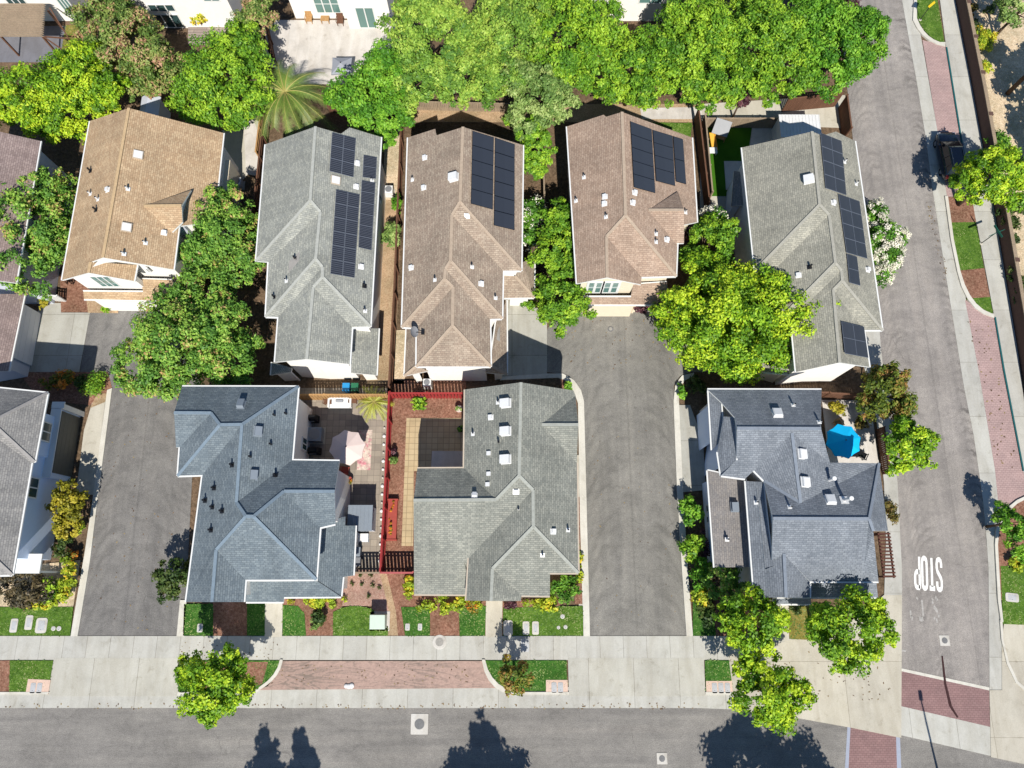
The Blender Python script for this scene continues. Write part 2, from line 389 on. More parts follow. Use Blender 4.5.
WIDX = [0]
def roof(parent, V, planes, faces, kind, wall=None, trim='trim', inset=.42, th=.17, gutter=True, caps=True, wallbase=0.0, name='roof', flat=None):
    if flat is None: flat = name != 'roof' and name != 'dormer_roof'
    P = {}
    for key, px, py, sp in V:
        if isinstance(sp, (int, float)): P[key] = at(px, py, sp)
        elif sp[0] == '=': P[key] = at(px, py, P[sp[1:]].z)
        else:
            d, k, s = planes[sp]; P[key] = at_plane(px, py, (d, P[k], s))
    keys = [v[0] for v in V]; idx = {k: i for i, k in enumerate(keys)}
    mb = WB(); n = len(keys)
    mb.v = [tuple(P[k]) for k in keys] + [tuple(P[k] - Vector((0, 0, th))) for k in keys]
    edges = {}
    for fs in faces:
        ks = fs.split(); pts = [P[k] for k in ks]
        nrm = Vector((0, 0, 0))
        for i in range(len(pts)):
            a, b = pts[i], pts[(i + 1) % len(pts)]
            nrm += Vector(((a.y - b.y) * (a.z + b.z), (a.z - b.z) * (a.x + b.x), (a.x - b.x) * (a.y + b.y)))
        if nrm.z < 0: ks = ks[::-1]; pts = pts[::-1]; nrm = -nrm
        nrm.normalize()
        hu = Vector((-nrm.y, nrm.x, 0)); hu = hu.normalized() if hu.length > 1e-3 else Vector((1, 0, 0)); hv = nrm.cross(hu)
        fi = len(mb.f); ids = [idx[k] for k in ks]
        mb.f.append(tuple(ids)); mb.m.append(0)
        mb.uv[fi] = [(p.dot(hu), p.dot(hv)) for p in pts]
        mb.f.append(tuple(i + n for i in reversed(ids))); mb.m.append(1)
        cen = sum(pts, Vector()) / len(pts)
        for i in range(len(ids)):
            a, b = ids[i], ids[(i + 1) % len(ids)]
            edges.setdefault((min(a, b), max(a, b)), []).append((a, b, nrm, cen))
    bnd = {}
    for e, l in edges.items():
        if len(l) == 1:
            a, b = l[0][:2]; bnd[a] = b
            mb.f.append((a, a + n, b + n, b)); mb.m.append(2)
    ro = mb.build(name, [RF[kind], M['soffit'], M[trim]], parent)
    # ridge and hip caps
    if caps:
        cb = WB()
        for e, l in edges.items():
            if len(l) == 2:
                a, b, n1, c1 = l[0]; _, _, n2, c2 = l[1]
                pa, pb = P[keys[a]], P[keys[b]]
                if n1.dot(c2 - pa) < -.01 and n1.dot(n2) < .995 and (pb - pa).length > .5:
                    up = (n1 + n2).normalized()
                    cb.bar(pa + up * .015, pb + up * .015, .22, .05, 0, up)
        if cb.f: cb.build('ridge_cap', CAP[kind], ro)
    # gutters along the level eaves
    if gutter:
        for e, l in edges.items():
            if len(l) == 1:
                a, b, n1, c1 = l[0]; pa, pb = P[keys[a]], P[keys[b]]; d = pb - pa
                if d.length > .7 and abs(d.z) / d.length < .16:
                    o = Vector((d.y, -d.x, 0)).normalized()
                    if (c1 - pa).dot(o) > 0: o = -o
                    gb = WB(); gb.bar(pa + o * .05 - Vector((0, 0, .06)), pb + o * .05 - Vector((0, 0, .06)), .10, .11); gb.build('gutter', M[trim], parent)
    # walls under the outline
    if wall:
        WIDX[0] += 1; ins = inset + .006 * (WIDX[0] % 9)
        loops = []; left = dict(bnd)
        while left:
            s, _ = next(iter(left.items())); lp = [s]; cur = left.pop(s)
            while cur != s and cur in left: lp.append(cur); cur = left.pop(cur)
            loops.append(lp)
        wb = WB()
        for lp in loops:
            if len(lp) < 3: continue
            lp = [i for i in lp if not (keys[i][0] == 'n' and keys[i][1:].isdigit())]
            pts = [P[keys[i]] for i in lp]
            zmin = min(p.z for p in pts) - .08
            # drop near-collinear duplicates in plan
            ring = []
            for i, p in enumerate(pts):
                a = pts[i - 1]; b = pts[(i + 1) % len(pts)]
                d1 = Vector((p.x - a.x, p.y - a.y)); d2 = Vector((b.x - p.x, b.y - p.y))
                if d1.length < 1e-4: continue
                n1 = Vector((-d1.y, d1.x)).normalized(); n2 = Vector((-d2.y, d2.x)).normalized()
                m = (n1 + n2)
                m = n1 if m.length < .2 else m.normalized()
                k = ins / max(.55, m.dot(n1))
                ring.append((p.x + m.x * k, p.y + m.y * k, zmin if flat else p.z - .12))
            for i in range(len(ring)):
                a, b = ring[i], ring[(i + 1) % len(ring)]
                wb.face([(a[0], a[1], wallbase), (b[0], b[1], wallbase), b, a])
        if wb.f: wb.build('wall', M[wall], parent)
    return ro, P

def plane_of(P, planes, nm):
    d, k, s = planes[nm]; return (d, P[k], s)
def nrm_of(pl):
    u = DIRS[pl[0]]; return Vector((u[0] * pl[2], u[1] * pl[2], 1)).normalized()

def vents(ro, pl, items):
    """items: (kind, px, py); kind = pipe | hood | box | skylight | tall | cap"""
    nr = nrm_of(pl); hx = Vector((1, 0, 0)); hx = (hx - nr * hx.dot(nr)).normalized(); hy = nr.cross(hx)
    for kind, px, py in items:
        p = at_plane(px, py, pl); mb = WB()
        def plate(w, h, t, mi=0, off=Vector((0, 0, 0))):
            c = p + off
            b = [c - hx * w - hy * h, c + hx * w - hy * h, c + hx * w + hy * h, c - hx * w + hy * h]
            mb.hexa([q - nr * .02 for q in b], [q + nr * t for q in b], mi)
        if kind == 'pipe':
            plate(.15, .15, .03, 0); mb.tube([p, p + Vector((0, 0, .42))], .075, 8, 0)
            mb.tube([p + Vector((0, 0, .42)), p + Vector((0, 0, .47))], .06, 8, 1)
            mb.build('vent_pipe', [M['metal_white'], M['metal_dark']], ro)
        elif kind == 'dark':
            plate(.17, .17, .03, 1); mb.tube([p, p + Vector((0, 0, .45))], .075, 8, 1)
            mb.build('vent_pipe', [M['metal_grey'], M['metal_dark']], ro)
        elif kind == 'tall':
            plate(.28, .28, .04, 0); mb.tube([p, p + Vector((0, 0, 1.15))], .12, 10, 0)
            mb.lathe([(.15, 1.12), (.16, 1.16), (.16, 1.2), (.13, 1.22)], p, 10, 0)
            mb.build('flue_pipe', [M['metal_white'], M['metal_dark']], ro)
        elif kind == 'hood':
            plate(.22, .2, .035, 0); plate(.15, .14, .2, 0, hy * .04)
            mb.build('roof_vent', [M['metal_white'], M['metal_dark']], ro)
        elif kind == 'box':
            plate(.32, .34, .24, 0); plate(.36, .38, .05, 0); plate(.27, .29, .27, 0)
            mb.build('roof_vent', [M['metal_white'], M['metal_dark']], ro)
        elif kind == 'bigbox':
            plate(.36, .30, .4, 0); plate(.4, .34, .06, 0)
            mb.build('roof_vent', [M['metal_white'], M['metal_dark']], ro)
        elif kind == 'greybox':
            plate(.24, .32, .34, 0); plate(.3, .38, .05, 0)
            mb.build('roof_vent', [M['metal_white'] if False else M['trim_dark'], M['metal_dark']], ro)
        elif kind == 'skylight':
            plate(.36, .36, .12, 0); plate(.3, .3, .14, 1)
            mb.build('skylight', [M['trim_tan'], M['metal_white']], ro)

def solar_array(ro, pl, quads, mat, frame, name='solar_array'):
    """quads: (TL, TR, BR, BL, rows, cols) in pixels on the roof plane"""
    nr = nrm_of(pl)
    base = WB(); todo = []
    for tl, tr, br, bl, rows, cols in quads:
        C = [at_plane(*q, pl) for q in (tl, tr, br, bl)]
        def bl_(u, v): return (C[0] * (1 - u) + C[1] * u) * (1 - v) + (C[3] * (1 - u) + C[2] * u) * v
        # rails under the panels
        for v in np.linspace(.06, .94, rows * 2):
            a, b = bl_(.02, v), bl_(.98, v); base.bar(a + nr * .06, b + nr * .06, .05, .06, 0, nr)
        for r in range(rows):
            for c in range(cols):
                g = .011; gu = .0025
                q = [bl_(c / cols + g / cols, r / rows + gu), bl_((c + 1) / cols - g / cols, r / rows + gu),
                     bl_((c + 1) / cols - g / cols, (r + 1) / rows - gu), bl_(c / cols + g / cols, (r + 1) / rows - gu)]
                todo.append(q)
    arr = base.build(name, M['metal_grey'], ro)
    for q in todo:
        mb = WB()
        cen = sum(q, Vector()) / 4
        lo = [p + nr * .1 for p in q]; hi = [p + nr * .14 for p in q]
        if (lo[1] - lo[0]).cross(lo[2] - lo[0]).z < 0: lo = lo[::-1]; hi = hi[::-1]
        mb.hexa(lo, hi, 1)
        inn = [cen + (p - cen) * .975 + nr * .144 for p in q]
        if (inn[1] - inn[0]).cross(inn[2] - inn[0]).z < 0: inn = [inn[1], inn[0], inn[3], inn[2]]
        mb.face(inn, 0, [(0, 1), (1, 1), (1, 0), (0, 0)])
        mb.build('solar_panel', [M[mat], M[frame]], arr)
    return arr

def win_y(parent, Y, x0, y0, x1, y1, panes=2, glassm='glass', frame='trim', proud=.05, name='window', rows=1, fw=.1):
    a = at_y(x0, y0, Y); b = at_y(x1, y1, Y)
    xa, xb = sorted((a.x, b.x)); za, zb = sorted((a.z, b.z))
    za = max(za, .05)
    f = WB(); w = fw
    f.box(xa, xb, Y - proud, Y + .05, za, za + w); f.box(xa, xb, Y - proud, Y + .05, zb - w, zb)
    for i in range(panes + 1):
        x = xa + (xb - xa - w) * i / panes; f.box(x, x + w, Y - proud + .003, Y + .05, za + w, zb - w)
    for i in range(1, rows):
        z = za + (zb - za) * i / rows; f.box(xa + w, xb - w, Y - proud + .006, Y + .05, z - .03, z + .03)
    fo = f.build(name, M[frame], parent)
    g = WB(); g.box(xa + .04, xb - .04, Y - proud + .025, Y + .06, za + .04, zb - .04)
    g.build('pane', M[glassm], fo)
    return fo
def win_x(parent, X, x0, y0, x1, y1, panes=2, glassm='glass', frame='trim', proud=.05, name='window', sgn=1):
    a = at_x(x0, y0, X); b = at_x(x1, y1, X)
    ya, yb = sorted((a.y, b.y)); za, zb = sorted((a.z, b.z)); za = max(za, .05)
    f = WB(); w = .09
    def bx(y0, y1, z0, z1, e=0.0):
        xs = sorted((X - sgn * .05, X + sgn * (proud - e))); f.box(xs[0], xs[1], y0, y1, z0, z1)
    bx(ya, yb, za, za + w); bx(ya, yb, zb - w, zb)
    for i in range(panes + 1):
        y = ya + (yb - ya - w) * i / panes; bx(y, y + w, za + w, zb - w, .003)
    fo = f.build(name, M[frame], parent)
    g = WB(); xs = sorted((X - sgn * .06, X + sgn * (proud - .025))); g.box(xs[0], xs[1], ya + .04, yb - .04, za + .04, zb - .04)
    g.build('pane', M[glassm], fo)
    return fo
def garage_y(parent, Y, xa, xb, h, mat, frame='trim'):
    mb = WB()
    for i in range(4): mb.box(xa, xb, Y - .06, Y + .05, .04 + h * i / 4, .04 + h * (i + 1) / 4 - .02)
    d = mb.build('garage_door', M[mat], parent)
    f = WB(); f.box(xa - .14, xa, Y - .09, Y + .05, 0, h + .16); f.box(xb, xb + .14, Y - .09, Y + .05, 0, h + .16); f.box(xa, xb, Y - .087, Y + .05, h + .045, h + .163)
    f.build('door_frame', M[frame], d)
def house(name, label, px, py):
    p = at(px, py, 0)
    return thing(name, label, 'house', p)




# ================================================================== HOUSES
S5 = .5
# ---- H1 tan roofed house
LABEL_TAN = 'house with a tan shingle roof and white front gable beside the reddish green trees'
h = house('house', LABEL_TAN, 150, 230)
V = [('RN', 129, 108, 8.0), ('RS', 103, 257.5, '=RN'), ('NW', 90, 121, 'W'), ('NE', 223.5, 133, 'E'), ('E1', 214, 222, 'E'), ('E2', 179, 226, 'E'), ('E3', 173.5, 269.5, 'E'),
     ('J', 91, 262, 'W'), ('FP', 88.5, 272.7, '=J'), ('FW', 62, 280, 'W'), ('FE', 134, 281, 'F'), ('FJ', 137, 265, 'F')]
PL = {'W': ('W', 'RN', S5), 'E': ('E', 'RN', S5), 'F': ('E', 'J', S5)}
ro, P = roof(h, V, PL, ['NW RN RS J FP FW', 'RN NE E1 E2 E3 RS', 'J FJ FE FP'], 'tan', 'wall_white')
YF1 = P['FP'].y + .42
w, e = plane_of(P, PL, 'W'), plane_of(P, PL, 'E')
vents(ro, w, [('dark', 90.5, 171), ('hood', 108, 190), ('pipe', 90.5, 194), ('pipe', 98, 199.5), ('dark', 96, 210)])
vents(ro, e, [('skylight', 138, 155), ('pipe', 128, 189), ('skylight', 126.5, 227.5), ('hood', 164, 233), ('pipe', 145.5, 243), ('pipe', 124, 254)])
A = at_plane(144, 206, e)
V2 = [('A', 144, 206, float(A.z) + .02), ('P', 181.5, 205.5, '=A'), ('N', 191, 190, 'N'), ('S', 182.5, 222, 'S'), ('S2', 172, 232, 'S')]
roof(h, V2, {'N': ('N', 'A', S5), 'S': ('S', 'A', S5)}, ['A P N', 'A P S S2'], 'tan', 'wall_grey', gutter=False, name='dormer_roof')
V3 = [('a', 83, 290, 3.5), ('b', 143, 290.5, 3.5), ('b2', 140, 279, 4.0), ('c', 172, 280, 4.0), ('d', 176, 301, 2.9), ('e', 84, 299, 2.9)]
_, P3 = roof(h, V3, {}, ['a b b2 c d e'], 'tan', wall='wall_white', name='porch_roof')
win_y(h, YF1, 88, 276, 122, 286.5, 3, 'glass_green')
win_y(h, P3['c'].y + .3, 144, 268, 152, 272, 1, 'glass')
yg = P3['e'].y + .42; garage_y(h, yg, at_y(115, 303, yg).x, at_y(150, 303, yg).x, 2.2, 'garage_white')

# ---- H2 grey roof, striped panels
h = house('house', 'two storey house with a grey shingle roof and two columns of striped solar panels', 320, 250)
V = [('RN', 315.5, 126.5, 8.0), ('NW', 265.5, 144.3, 'W'), ('R1', 310.3, 200.5, '=RN'), ('SW1', 256, 261, 'W'), ('R2', 320.3, 212, 'E'), ('V1', 268.5, 262, 'S1'),
     ('R3', 315.7, 258.8, '=R2'), ('SW2', 265.7, 316.5, 'W2'), ('R4', 322.4, 267, 'E'), ('V2', 278.4, 317, 'S2'), ('R5', 322.6, 277, '=R4'), ('R6', 313.3, 287, 'W3'),
     ('SWf', 275, 362, 'W3'), ('FP', 306.8, 359, '=R6'), ('SE1', 370.3, 326.5, 'E'), ('V3', 352, 327.2, 'S3'), ('SEf', 349.6, 364, 'E4'),
     ('n1', 341, 133.8, 'E'), ('n2', 349.5, 127.5, 'E'), ('NE', 381, 137, 'E')]
PL = {'W': ('W', 'RN', S5), 'E': ('E', 'RN', S5), 'S1': ('S', 'R1', S5), 'W2': ('W', 'R2', S5), 'S2': ('S', 'R3', S5), 'W3': ('W', 'R4', S5), 'S3': ('S', 'R5', S5), 'E4': ('E', 'R6', S5)}
ro, P = roof(h, V, PL, ['NW RN R1 SW1', 'R1 SW1 V1 R2', 'R2 V1 SW2 R3', 'R3 SW2 V2 R4', 'R4 V2 SWf FP R6 R5', 'R5 R6 V3 SE1', 'R6 V3 SEf FP',
    'RN n1 n2 NE SE1 R5 R4 R3 R2 R1'], 'grey', 'wall_white')
e = plane_of(P, PL, 'E'); w2 = plane_of(P, PL, 'W2')
solar_array(ro, e, [((331.6, 133.2), (355.5, 139.2), (353, 178.1), (328.9, 171.7), 3, 2)], 'panel_lines', 'panel_frame_light')
solar_array(ro, e, [((335.6, 190.1), (359.3, 195.3), (354, 278.6), (329.8, 274.4), 6, 2)], 'panel_lines', 'panel_frame_light')
solar_array(ro, e, [((363, 155.7), (376.5, 158.2), (375.5, 179.6), (362, 177.7), 2, 1)], 'panel_lines', 'panel_frame_light')
solar_array(ro, e, [((361.1, 181.1), (375, 183.4), (371, 251), (357.8, 248), 6, 1)], 'panel_lines', 'panel_frame_light')
vents(ro, e, [('hood', 357, 163.5), ('skylight', 335.5, 180.5), ('hood', 356, 187), ('pipe', 372, 181), ('hood', 361, 267), ('dark', 364.5, 286), ('pipe', 365, 311)])
vents(ro, w2, [('hood', 312, 211), ('dark', 295, 258.5), ('pipe', 286.5, 281), ('dark', 274, 297)])
V3 = [('a', 352.5, 327.7, 3.9), ('b', 378.7, 328.4, 2.95), ('c', 376.5, 375, 2.95), ('d', 351, 372.8, 3.9)]
_, P3 = roof(h, V3, {}, ['a b c d'], 'grey', 'wall_white', name='side_roof')
V3 = [('a', 272, 362, 2.9), ('b', 292, 368, 3.4), ('c', 291, 372, 3.2), ('d', 271, 374.9, 2.8)]
roof(h, V3, {}, ['a b c d'], 'grey', 'wall_white', name='side_roof', inset=.2)
xe = P['NE'].x - .3
win_x(h, xe + .05, 378.5, 190, 381, 204, 1, 'glass')

# ---- H3 brown roof, two dark panel columns
h = house('house', 'two storey house with a brown hipped roof, one dark solar block and a satellite dish', 460, 250)
V = [('RN', 463, 127, 8.0), ('R1', 460, 202, '=RN'), ('R2', 452, 215, 'W'), ('R3', 450.6, 260.7, '=R2'), ('R4', 445.5, 269, 'W'), ('R5', 444.6, 279, '=R4'), ('WS', 402, 327, 'W'),
     ('NW', 408, 137.5, 'W'), ('n1', 435.2, 128.8, 'W'), ('n2', 436.5, 135.3, 'W'), ('NE', 523, 145, 'E'), ('SE1', 521.3, 270.5, 'E'), ('V1', 503, 270.7, 'S1'),
     ('SE2', 502, 318.5, 'E2'), ('V2', 490, 319, 'S2'), ('SE3', 490.7, 366.5, 'E3'), ('R6', 453, 287, 'E3'), ('HH', 452.5, 325.7, '=R6'), ('V3', 416.8, 328, 'S3'), ('SW4', 416.5, 366.5, 'W4')]
PL = {'W': ('W', 'RN', S5), 'E': ('E', 'RN', S5), 'S1': ('S', 'R1', S5), 'E2': ('E', 'R2', S5), 'S2': ('S', 'R3', S5), 'E3': ('E', 'R4', S5), 'S3': ('S', 'R5', S5), 'W4': ('W', 'R6', S5)}
ro, P = roof(h, V, PL, ['NW n1 n2 RN R1 R2 R3 R4 R5 WS', 'RN NE SE1 R1', 'R1 SE1 V1 R2', 'R2 V1 SE2 R3', 'R3 SE2 V2 R4', 'R4 V2 SE3 HH R6 R5', 'R5 R6 V3 WS', 'R6 HH SW4 V3', 'HH SE3 SW4'],
    'brown', 'wall_white')
w = plane_of(P, PL, 'W'); e = plane_of(P, PL, 'E'); e2 = plane_of(P, PL, 'E2')
solar_array(ro, e, [((471.6, 131.7), (493.3, 138.4), (492.2, 210.3), (470, 204.3), 5, 1), ((494.2, 138.6), (514.2, 145.2), (514, 231), (493, 226), 6, 1)], 'panel_plain', 'panel_frame')
vents(ro, w, [('hood', 425, 158), ('pipe', 412.5, 180), ('hood', 424, 188), ('bigbox', 454.5, 178), ('hood', 411.5, 268), ('pipe', 435, 280)])
vents(ro, e2, [('pipe', 472, 267), ('hood', 481, 284), ('pipe', 495.5, 298)])
vents(ro, ('S', P['R1'], .5), [('hood', 467, 216)])
# dish on the west eave
d = at_plane(413, 334, ('W', P['R6'], .5)); dsh = WB()
dsh.tube([d, d + Vector((0, 0, .55)), d + Vector((.1, -.05, .75))], .035, 6)
dsh.tube([d + Vector((.1, -.05, .6)), d + Vector((.75, -.1, .62))], .025, 6); dsh.box(d.x + .7, d.x + .95, d.y - .25, d.y + .05, d.z + .55, d.z + .72)
dish = dsh.build('satellite_mount', M['metal_dark'], ro)
bw = WB(); c = d + Vector((.12, -.1, .85)); ax = Vector((.85, -.25, .45)).normalized(); s1 = ax.cross(Vector((0, 0, 1))).normalized(); s2 = s1.cross(ax)
prev = None
for r_, dz in ((.02, 0), (.2, .02), (.38, .07), (.5, .13)):
    ring = [c + ax * dz + (s1 * math.cos(a) * .8 + s2 * math.sin(a)) * r_ for a in np.linspace(0, 2 * math.pi, 17)[:-1]]
    if prev:
        for i in range(16): bw.face([prev[i], prev[(i + 1) % 16], ring[(i + 1) % 16], ring[i]])
    prev = ring
bw.build('dish', M['metal_grey'], dish)
V3 = [('a', 503.5, 275.5, 3.9), ('t', 515, 276, 3.9), ('u', 522.5, 262, 3.9), ('v', 534.5, 259, 2.95), ('w', 534, 297.5, 2.95), ('x', 504, 298, 2.95)]
roof(h, V3, {}, ['a t w x', 't u v w'], 'brown', 'wall_white', name='porch_roof')
V3 = [('a', 496, 322, 3.8), ('b', 506.5, 300, 3.0), ('c', 507, 374.5, 2.9), ('d', 485, 372.5, 3.2), ('e', 490, 365, 3.8)]
roof(h, V3, {}, ['a b c e', 'e c d'], 'brown', 'wall_white', name='side_roof')
V3 = [('a', 406.5, 329, 2.95), ('b', 417, 331, 3.8), ('c', 416.5, 366, 3.8), ('d', 428, 371, 3.2), ('e', 404.5, 376, 2.85)]
roof(h, V3, {}, ['a b c e', 'c d e'], 'brown', 'wall_white', name='side_roof')

# ---- H4 brown roof, stepped panel block, asphalt court in front
LABEL_PINKISH = 'house with a pinkish brown roof and a tan garage door facing the asphalt court'
h = house('house', LABEL_PINKISH, 630, 215)
V = [('RN', 622, 112, 8.0), ('NW', 567, 126.5, 'W'), ('n1', 603.7, 114.7, 'W'), ('n2', 606, 116.8, 'W'), ('R1', 625.5, 215.5, '=RN'), ('R2', 606.5, 236.5, 'W'), ('SW', 577, 283.5, 'W'), ('FP', 607, 277.5, '=R2'),
     ('NE', 692, 137.5, 'E'), ('E1', 697, 222, 'E'), ('E2', 678, 226, 'E'), ('SE', 676, 276, 'E'), ('V1', 641.5, 277, 'S1'), ('FE', 641, 284.5, 'E2p')]
PL = {'W': ('W', 'RN', S5), 'E': ('E', 'RN', S5), 'S1': ('S', 'R1', S5), 'E2p': ('E', 'R2', S5)}
ro, P = roof(h, V, PL, ['NW n1 n2 RN R1 R2 FP SW', 'RN NE E1 E2 SE R1', 'R1 SE V1 R2', 'R2 V1 FE FP'], 'brown2', 'wall_cream')
YF4 = P['FP'].y + .42
w = plane_of(P, PL, 'W'); e = plane_of(P, PL, 'E')
solar_array(ro, e, [((629.2, 122), (650.8, 130), (654.5, 194), (632.8, 188), 5, 1), ((651.6, 130.7), (671.6, 136.7), (674.3, 186.8), (655, 181.6), 4, 1), ((672.2, 137), (682, 140), (685.2, 185), (675, 182.3), 2, 1)], 'panel_plain', 'panel_frame')
vents(ro, w, [('pipe', 584, 177.5), ('pipe', 576, 201), ('hood', 605, 197), ('hood', 604.5, 204), ('pipe', 606, 217)])
vents(ro, e, [('hood', 634.5, 193), ('hood', 632.5, 203), ('pipe', 656, 234), ('pipe', 656, 242), ('hood', 666.5, 240), ('pipe', 685.5, 212.5)])
A = at_plane(648.5, 210, e)
V2 = [('A', 648.5, 210, float(A.z) + .02), ('P', 684, 210, '=A'), ('N', 677.8, 191.5, 'N'), ('S', 684, 243, 'S'), ('S2', 669, 243.5, 'S')]
roof(h, V2, {'N': ('N', 'A', S5), 'S': ('S', 'A', S5)}, ['A P N', 'A P S S2'], 'brown2', 'wall_cream', gutter=False, name='dormer_roof')
V3 = [('a', 583, 295.5, 3.6), ('b', 631, 295.5, 3.6), ('b2', 633, 284.5, 4.3), ('c', 667, 282, 4.3), ('d', 670, 304.5, 2.9), ('e', 583, 304.5, 2.9)]
_, P3 = roof(h, V3, {}, ['a b b2 c d e'], 'brown2', 'wall_cream', name='garage_roof')
win_y(h, YF4, 587.5, 281.5, 601.5, 293, 2, 'glass_green', fw=.2, rows=2); win_y(h, YF4, 603.5, 281.5, 617.5, 293, 2, 'glass_green', fw=.2, rows=2)
yg = P3['e'].y + .42; garage_y(h, yg, at_y(584, 308, yg).x, at_y(633, 308, yg).x, 2.3, 'garage_tan', 'wall_cream')

# ---- H5 grey roof by the street
h = house('house', 'two storey house with a warm grey roof and panels running down its street side', 810, 260)
V = [('RN', 812, 131.5, 8.0), ('NW', 742, 147.5, 'W'), ('NE', 855, 141, 'E'), ('n2', 836, 131.5, 'E'), ('n1', 822.5, 135.5, 'E'), ('R1', 819.6, 204.7, '=RN'), ('SW1', 755, 271, 'W'), ('R2', 829, 215, 'E'), ('V1', 772, 272, 'S1'),
     ('R3', 835.3, 263, '=R2'), ('SW2', 780, 319, 'W2'), ('R4', 841.3, 270.6, 'E'), ('V2', 791, 319.5, 'S2'), ('R5', 842.2, 281, '=R4'), ('ES', 882.3, 330, 'E'),
     ('R6', 833.2, 290, 'W3'), ('V3', 864, 330, 'S3'), ('SE', 869.5, 367, 'E4'), ('FP', 839.5, 362.5, '=R6'), ('SWf', 796, 372, 'W3')]
PL = {'W': ('W', 'RN', S5), 'E': ('E', 'RN', S5), 'S1': ('S', 'R1', S5), 'W2': ('W', 'R2', S5), 'S2': ('S', 'R3', S5), 'W3': ('W', 'R4', S5), 'S3': ('S', 'R5', S5), 'E4': ('E', 'R6', S5)}
ro, P = roof(h, V, PL, ['RN n1 n2 NE ES R5 R4 R3 R2 R1', 'RN NW SW1 R1', 'R1 SW1 V1 R2', 'R2 V1 SW2 R3', 'R3 SW2 V2 R4', 'R4 V2 SWf FP R6 R5', 'R5 ES V3 R6', 'R6 V3 SE FP'], 'grey2', 'wall_white')
e = plane_of(P, PL, 'E'); w = plane_of(P, PL, 'W'); w2 = plane_of(P, PL, 'W2'); e4 = plane_of(P, PL, 'E4')
solar_array(ro, e, [((819, 133.4), (840.2, 141.6), (845, 196), (824.5, 189), 4, 2), ((837, 194.5), (858.2, 202), (866, 259.4), (845.3, 253.4), 4, 2), ((845.6, 254.6), (855.6, 257.4), (859, 286.3), (848.3, 283.3), 2, 1)], 'panel_plain', 'panel_frame_light')
solar_array(ro, e4, [((840, 322), (862.6, 327.3), (867, 358.4), (843.6, 354), 2, 2)], 'panel_plain', 'panel_frame_light')
vents(ro, w, [('bigbox', 809, 180)])
vents(ro, e, [('hood', 833, 203), ('pipe', 844.5, 162), ('pipe', 856, 184), ('hood', 867.5, 270)])
vents(ro, w2, [('dark', 809.5, 267), ('hood', 798.5, 275.5)])
V3 = [('a', 762, 363, 2.95), ('b', 791, 369.5, 3.4), ('c', 789, 374, 3.1), ('d', 763, 372, 2.8)]
roof(h, V3, {}, ['a b c d'], 'grey2', 'wall_cream', name='porch_roof', inset=.2)
V3 = [('a', 734, 171, 2.8), ('b', 742, 172, 3.5), ('c', 746, 205, 3.5), ('d', 731, 206, 2.7)]
roof(h, V3, {}, ['a b c d'], 'lgrey', wall='wall_sky_tint', name='side_roof', inset=.2, gutter=False)

# ---- B0 left house with a shaded white wall, sky blue put into its colour
LABEL_LIGHT = 'house with a light grey roof at the left edge over an olive garage door'
h = house('house', LABEL_LIGHT, 60, 480)
V = [('A', -9, 422, 7.6), ('Wa', -80, 424, '=A'), ('NE', 47.5, 393, 'E'), ('NW', -80, 380, 'N'), ('S1', 34.5, 462, 'E'), ('V', 31.5, 463, 'Sp'), ('B', -15, 429.5, 'Sp'), ('H', -24, 541, '=B'), ('SE', 12, 575, 'E2'), ('SW', -75, 577, 'S2')]
PL = {'E': ('E', 'A', S5), 'N': ('N', 'A', S5), 'Sp': ('S', 'A', S5), 'E2': ('E', 'B', S5), 'S2': ('S', 'H', S5)}
ro, P = roof(h, V, PL, ['NW NE A Wa', 'NE S1 A', 'A S1 V B', 'B V SE H', 'H SE SW', 'A B H SW Wa'], 'lgrey', wall='wall_sky_tint', inset=1.15)
e2 = plane_of(P, PL, 'E2'); vents(ro, e2, [('hood', 7, 529)])
XW = P['S1'].x - .42
XA, XB = P['NE'].x - 1.12, P['V'].x - 1.12
win_x(h, XA, 42.5, 420.5, 49, 443, 2, 'glass'); win_x(h, XB, 28.5, 476, 36, 499, 2, 'glass')
# projecting garage bay with its door in the shade
ga = at(84, 418, 0); gb_ = at(77, 477, 0)
gm = WB(); gx = ga.x
gm.box(XB - .2, gx - .3, gb_.y - .4, ga.y + .5, 0, 2.95); gm.build('garage_bay', M['wall_sky_tint'], h)
gt = WB(); gt.box(XB - .2, gx + .15, ga.y + .12, ga.y + .62, 2.952, 3.06); gt.box(gx - .3, gx, ga.y + .1, ga.y + .5, 0, 2.95); gt.box(XB - .2, gx - .02, gb_.y - .45, ga.y + .1, 2.953, 3.03); gt.build('cornice', M['trim'], h)
gd = WB()
for i in range(5): gd.box(gx - .32, gx - .25 + .004 * i, gb_.y, ga.y, .03 + .5 * i, .03 + .5 * i + .48)
gd.build('garage_door', M['garage_dark'], h)
st_ = WB(); p = at(58, 563, 0); st_.box(p.x - 2.2, p.x + .4, p.y - .8, p.y + .6, 2.6, 2.75); st_.box(p.x + .2, p.x + .35, p.y - .75, p.y - .6, 0, 2.6); st_.box(p.x - 2.1, p.x - 1.95, p.y - .75, p.y - .6, 0, 2.6)
st_.build('porch_canopy', M['trim'], h)

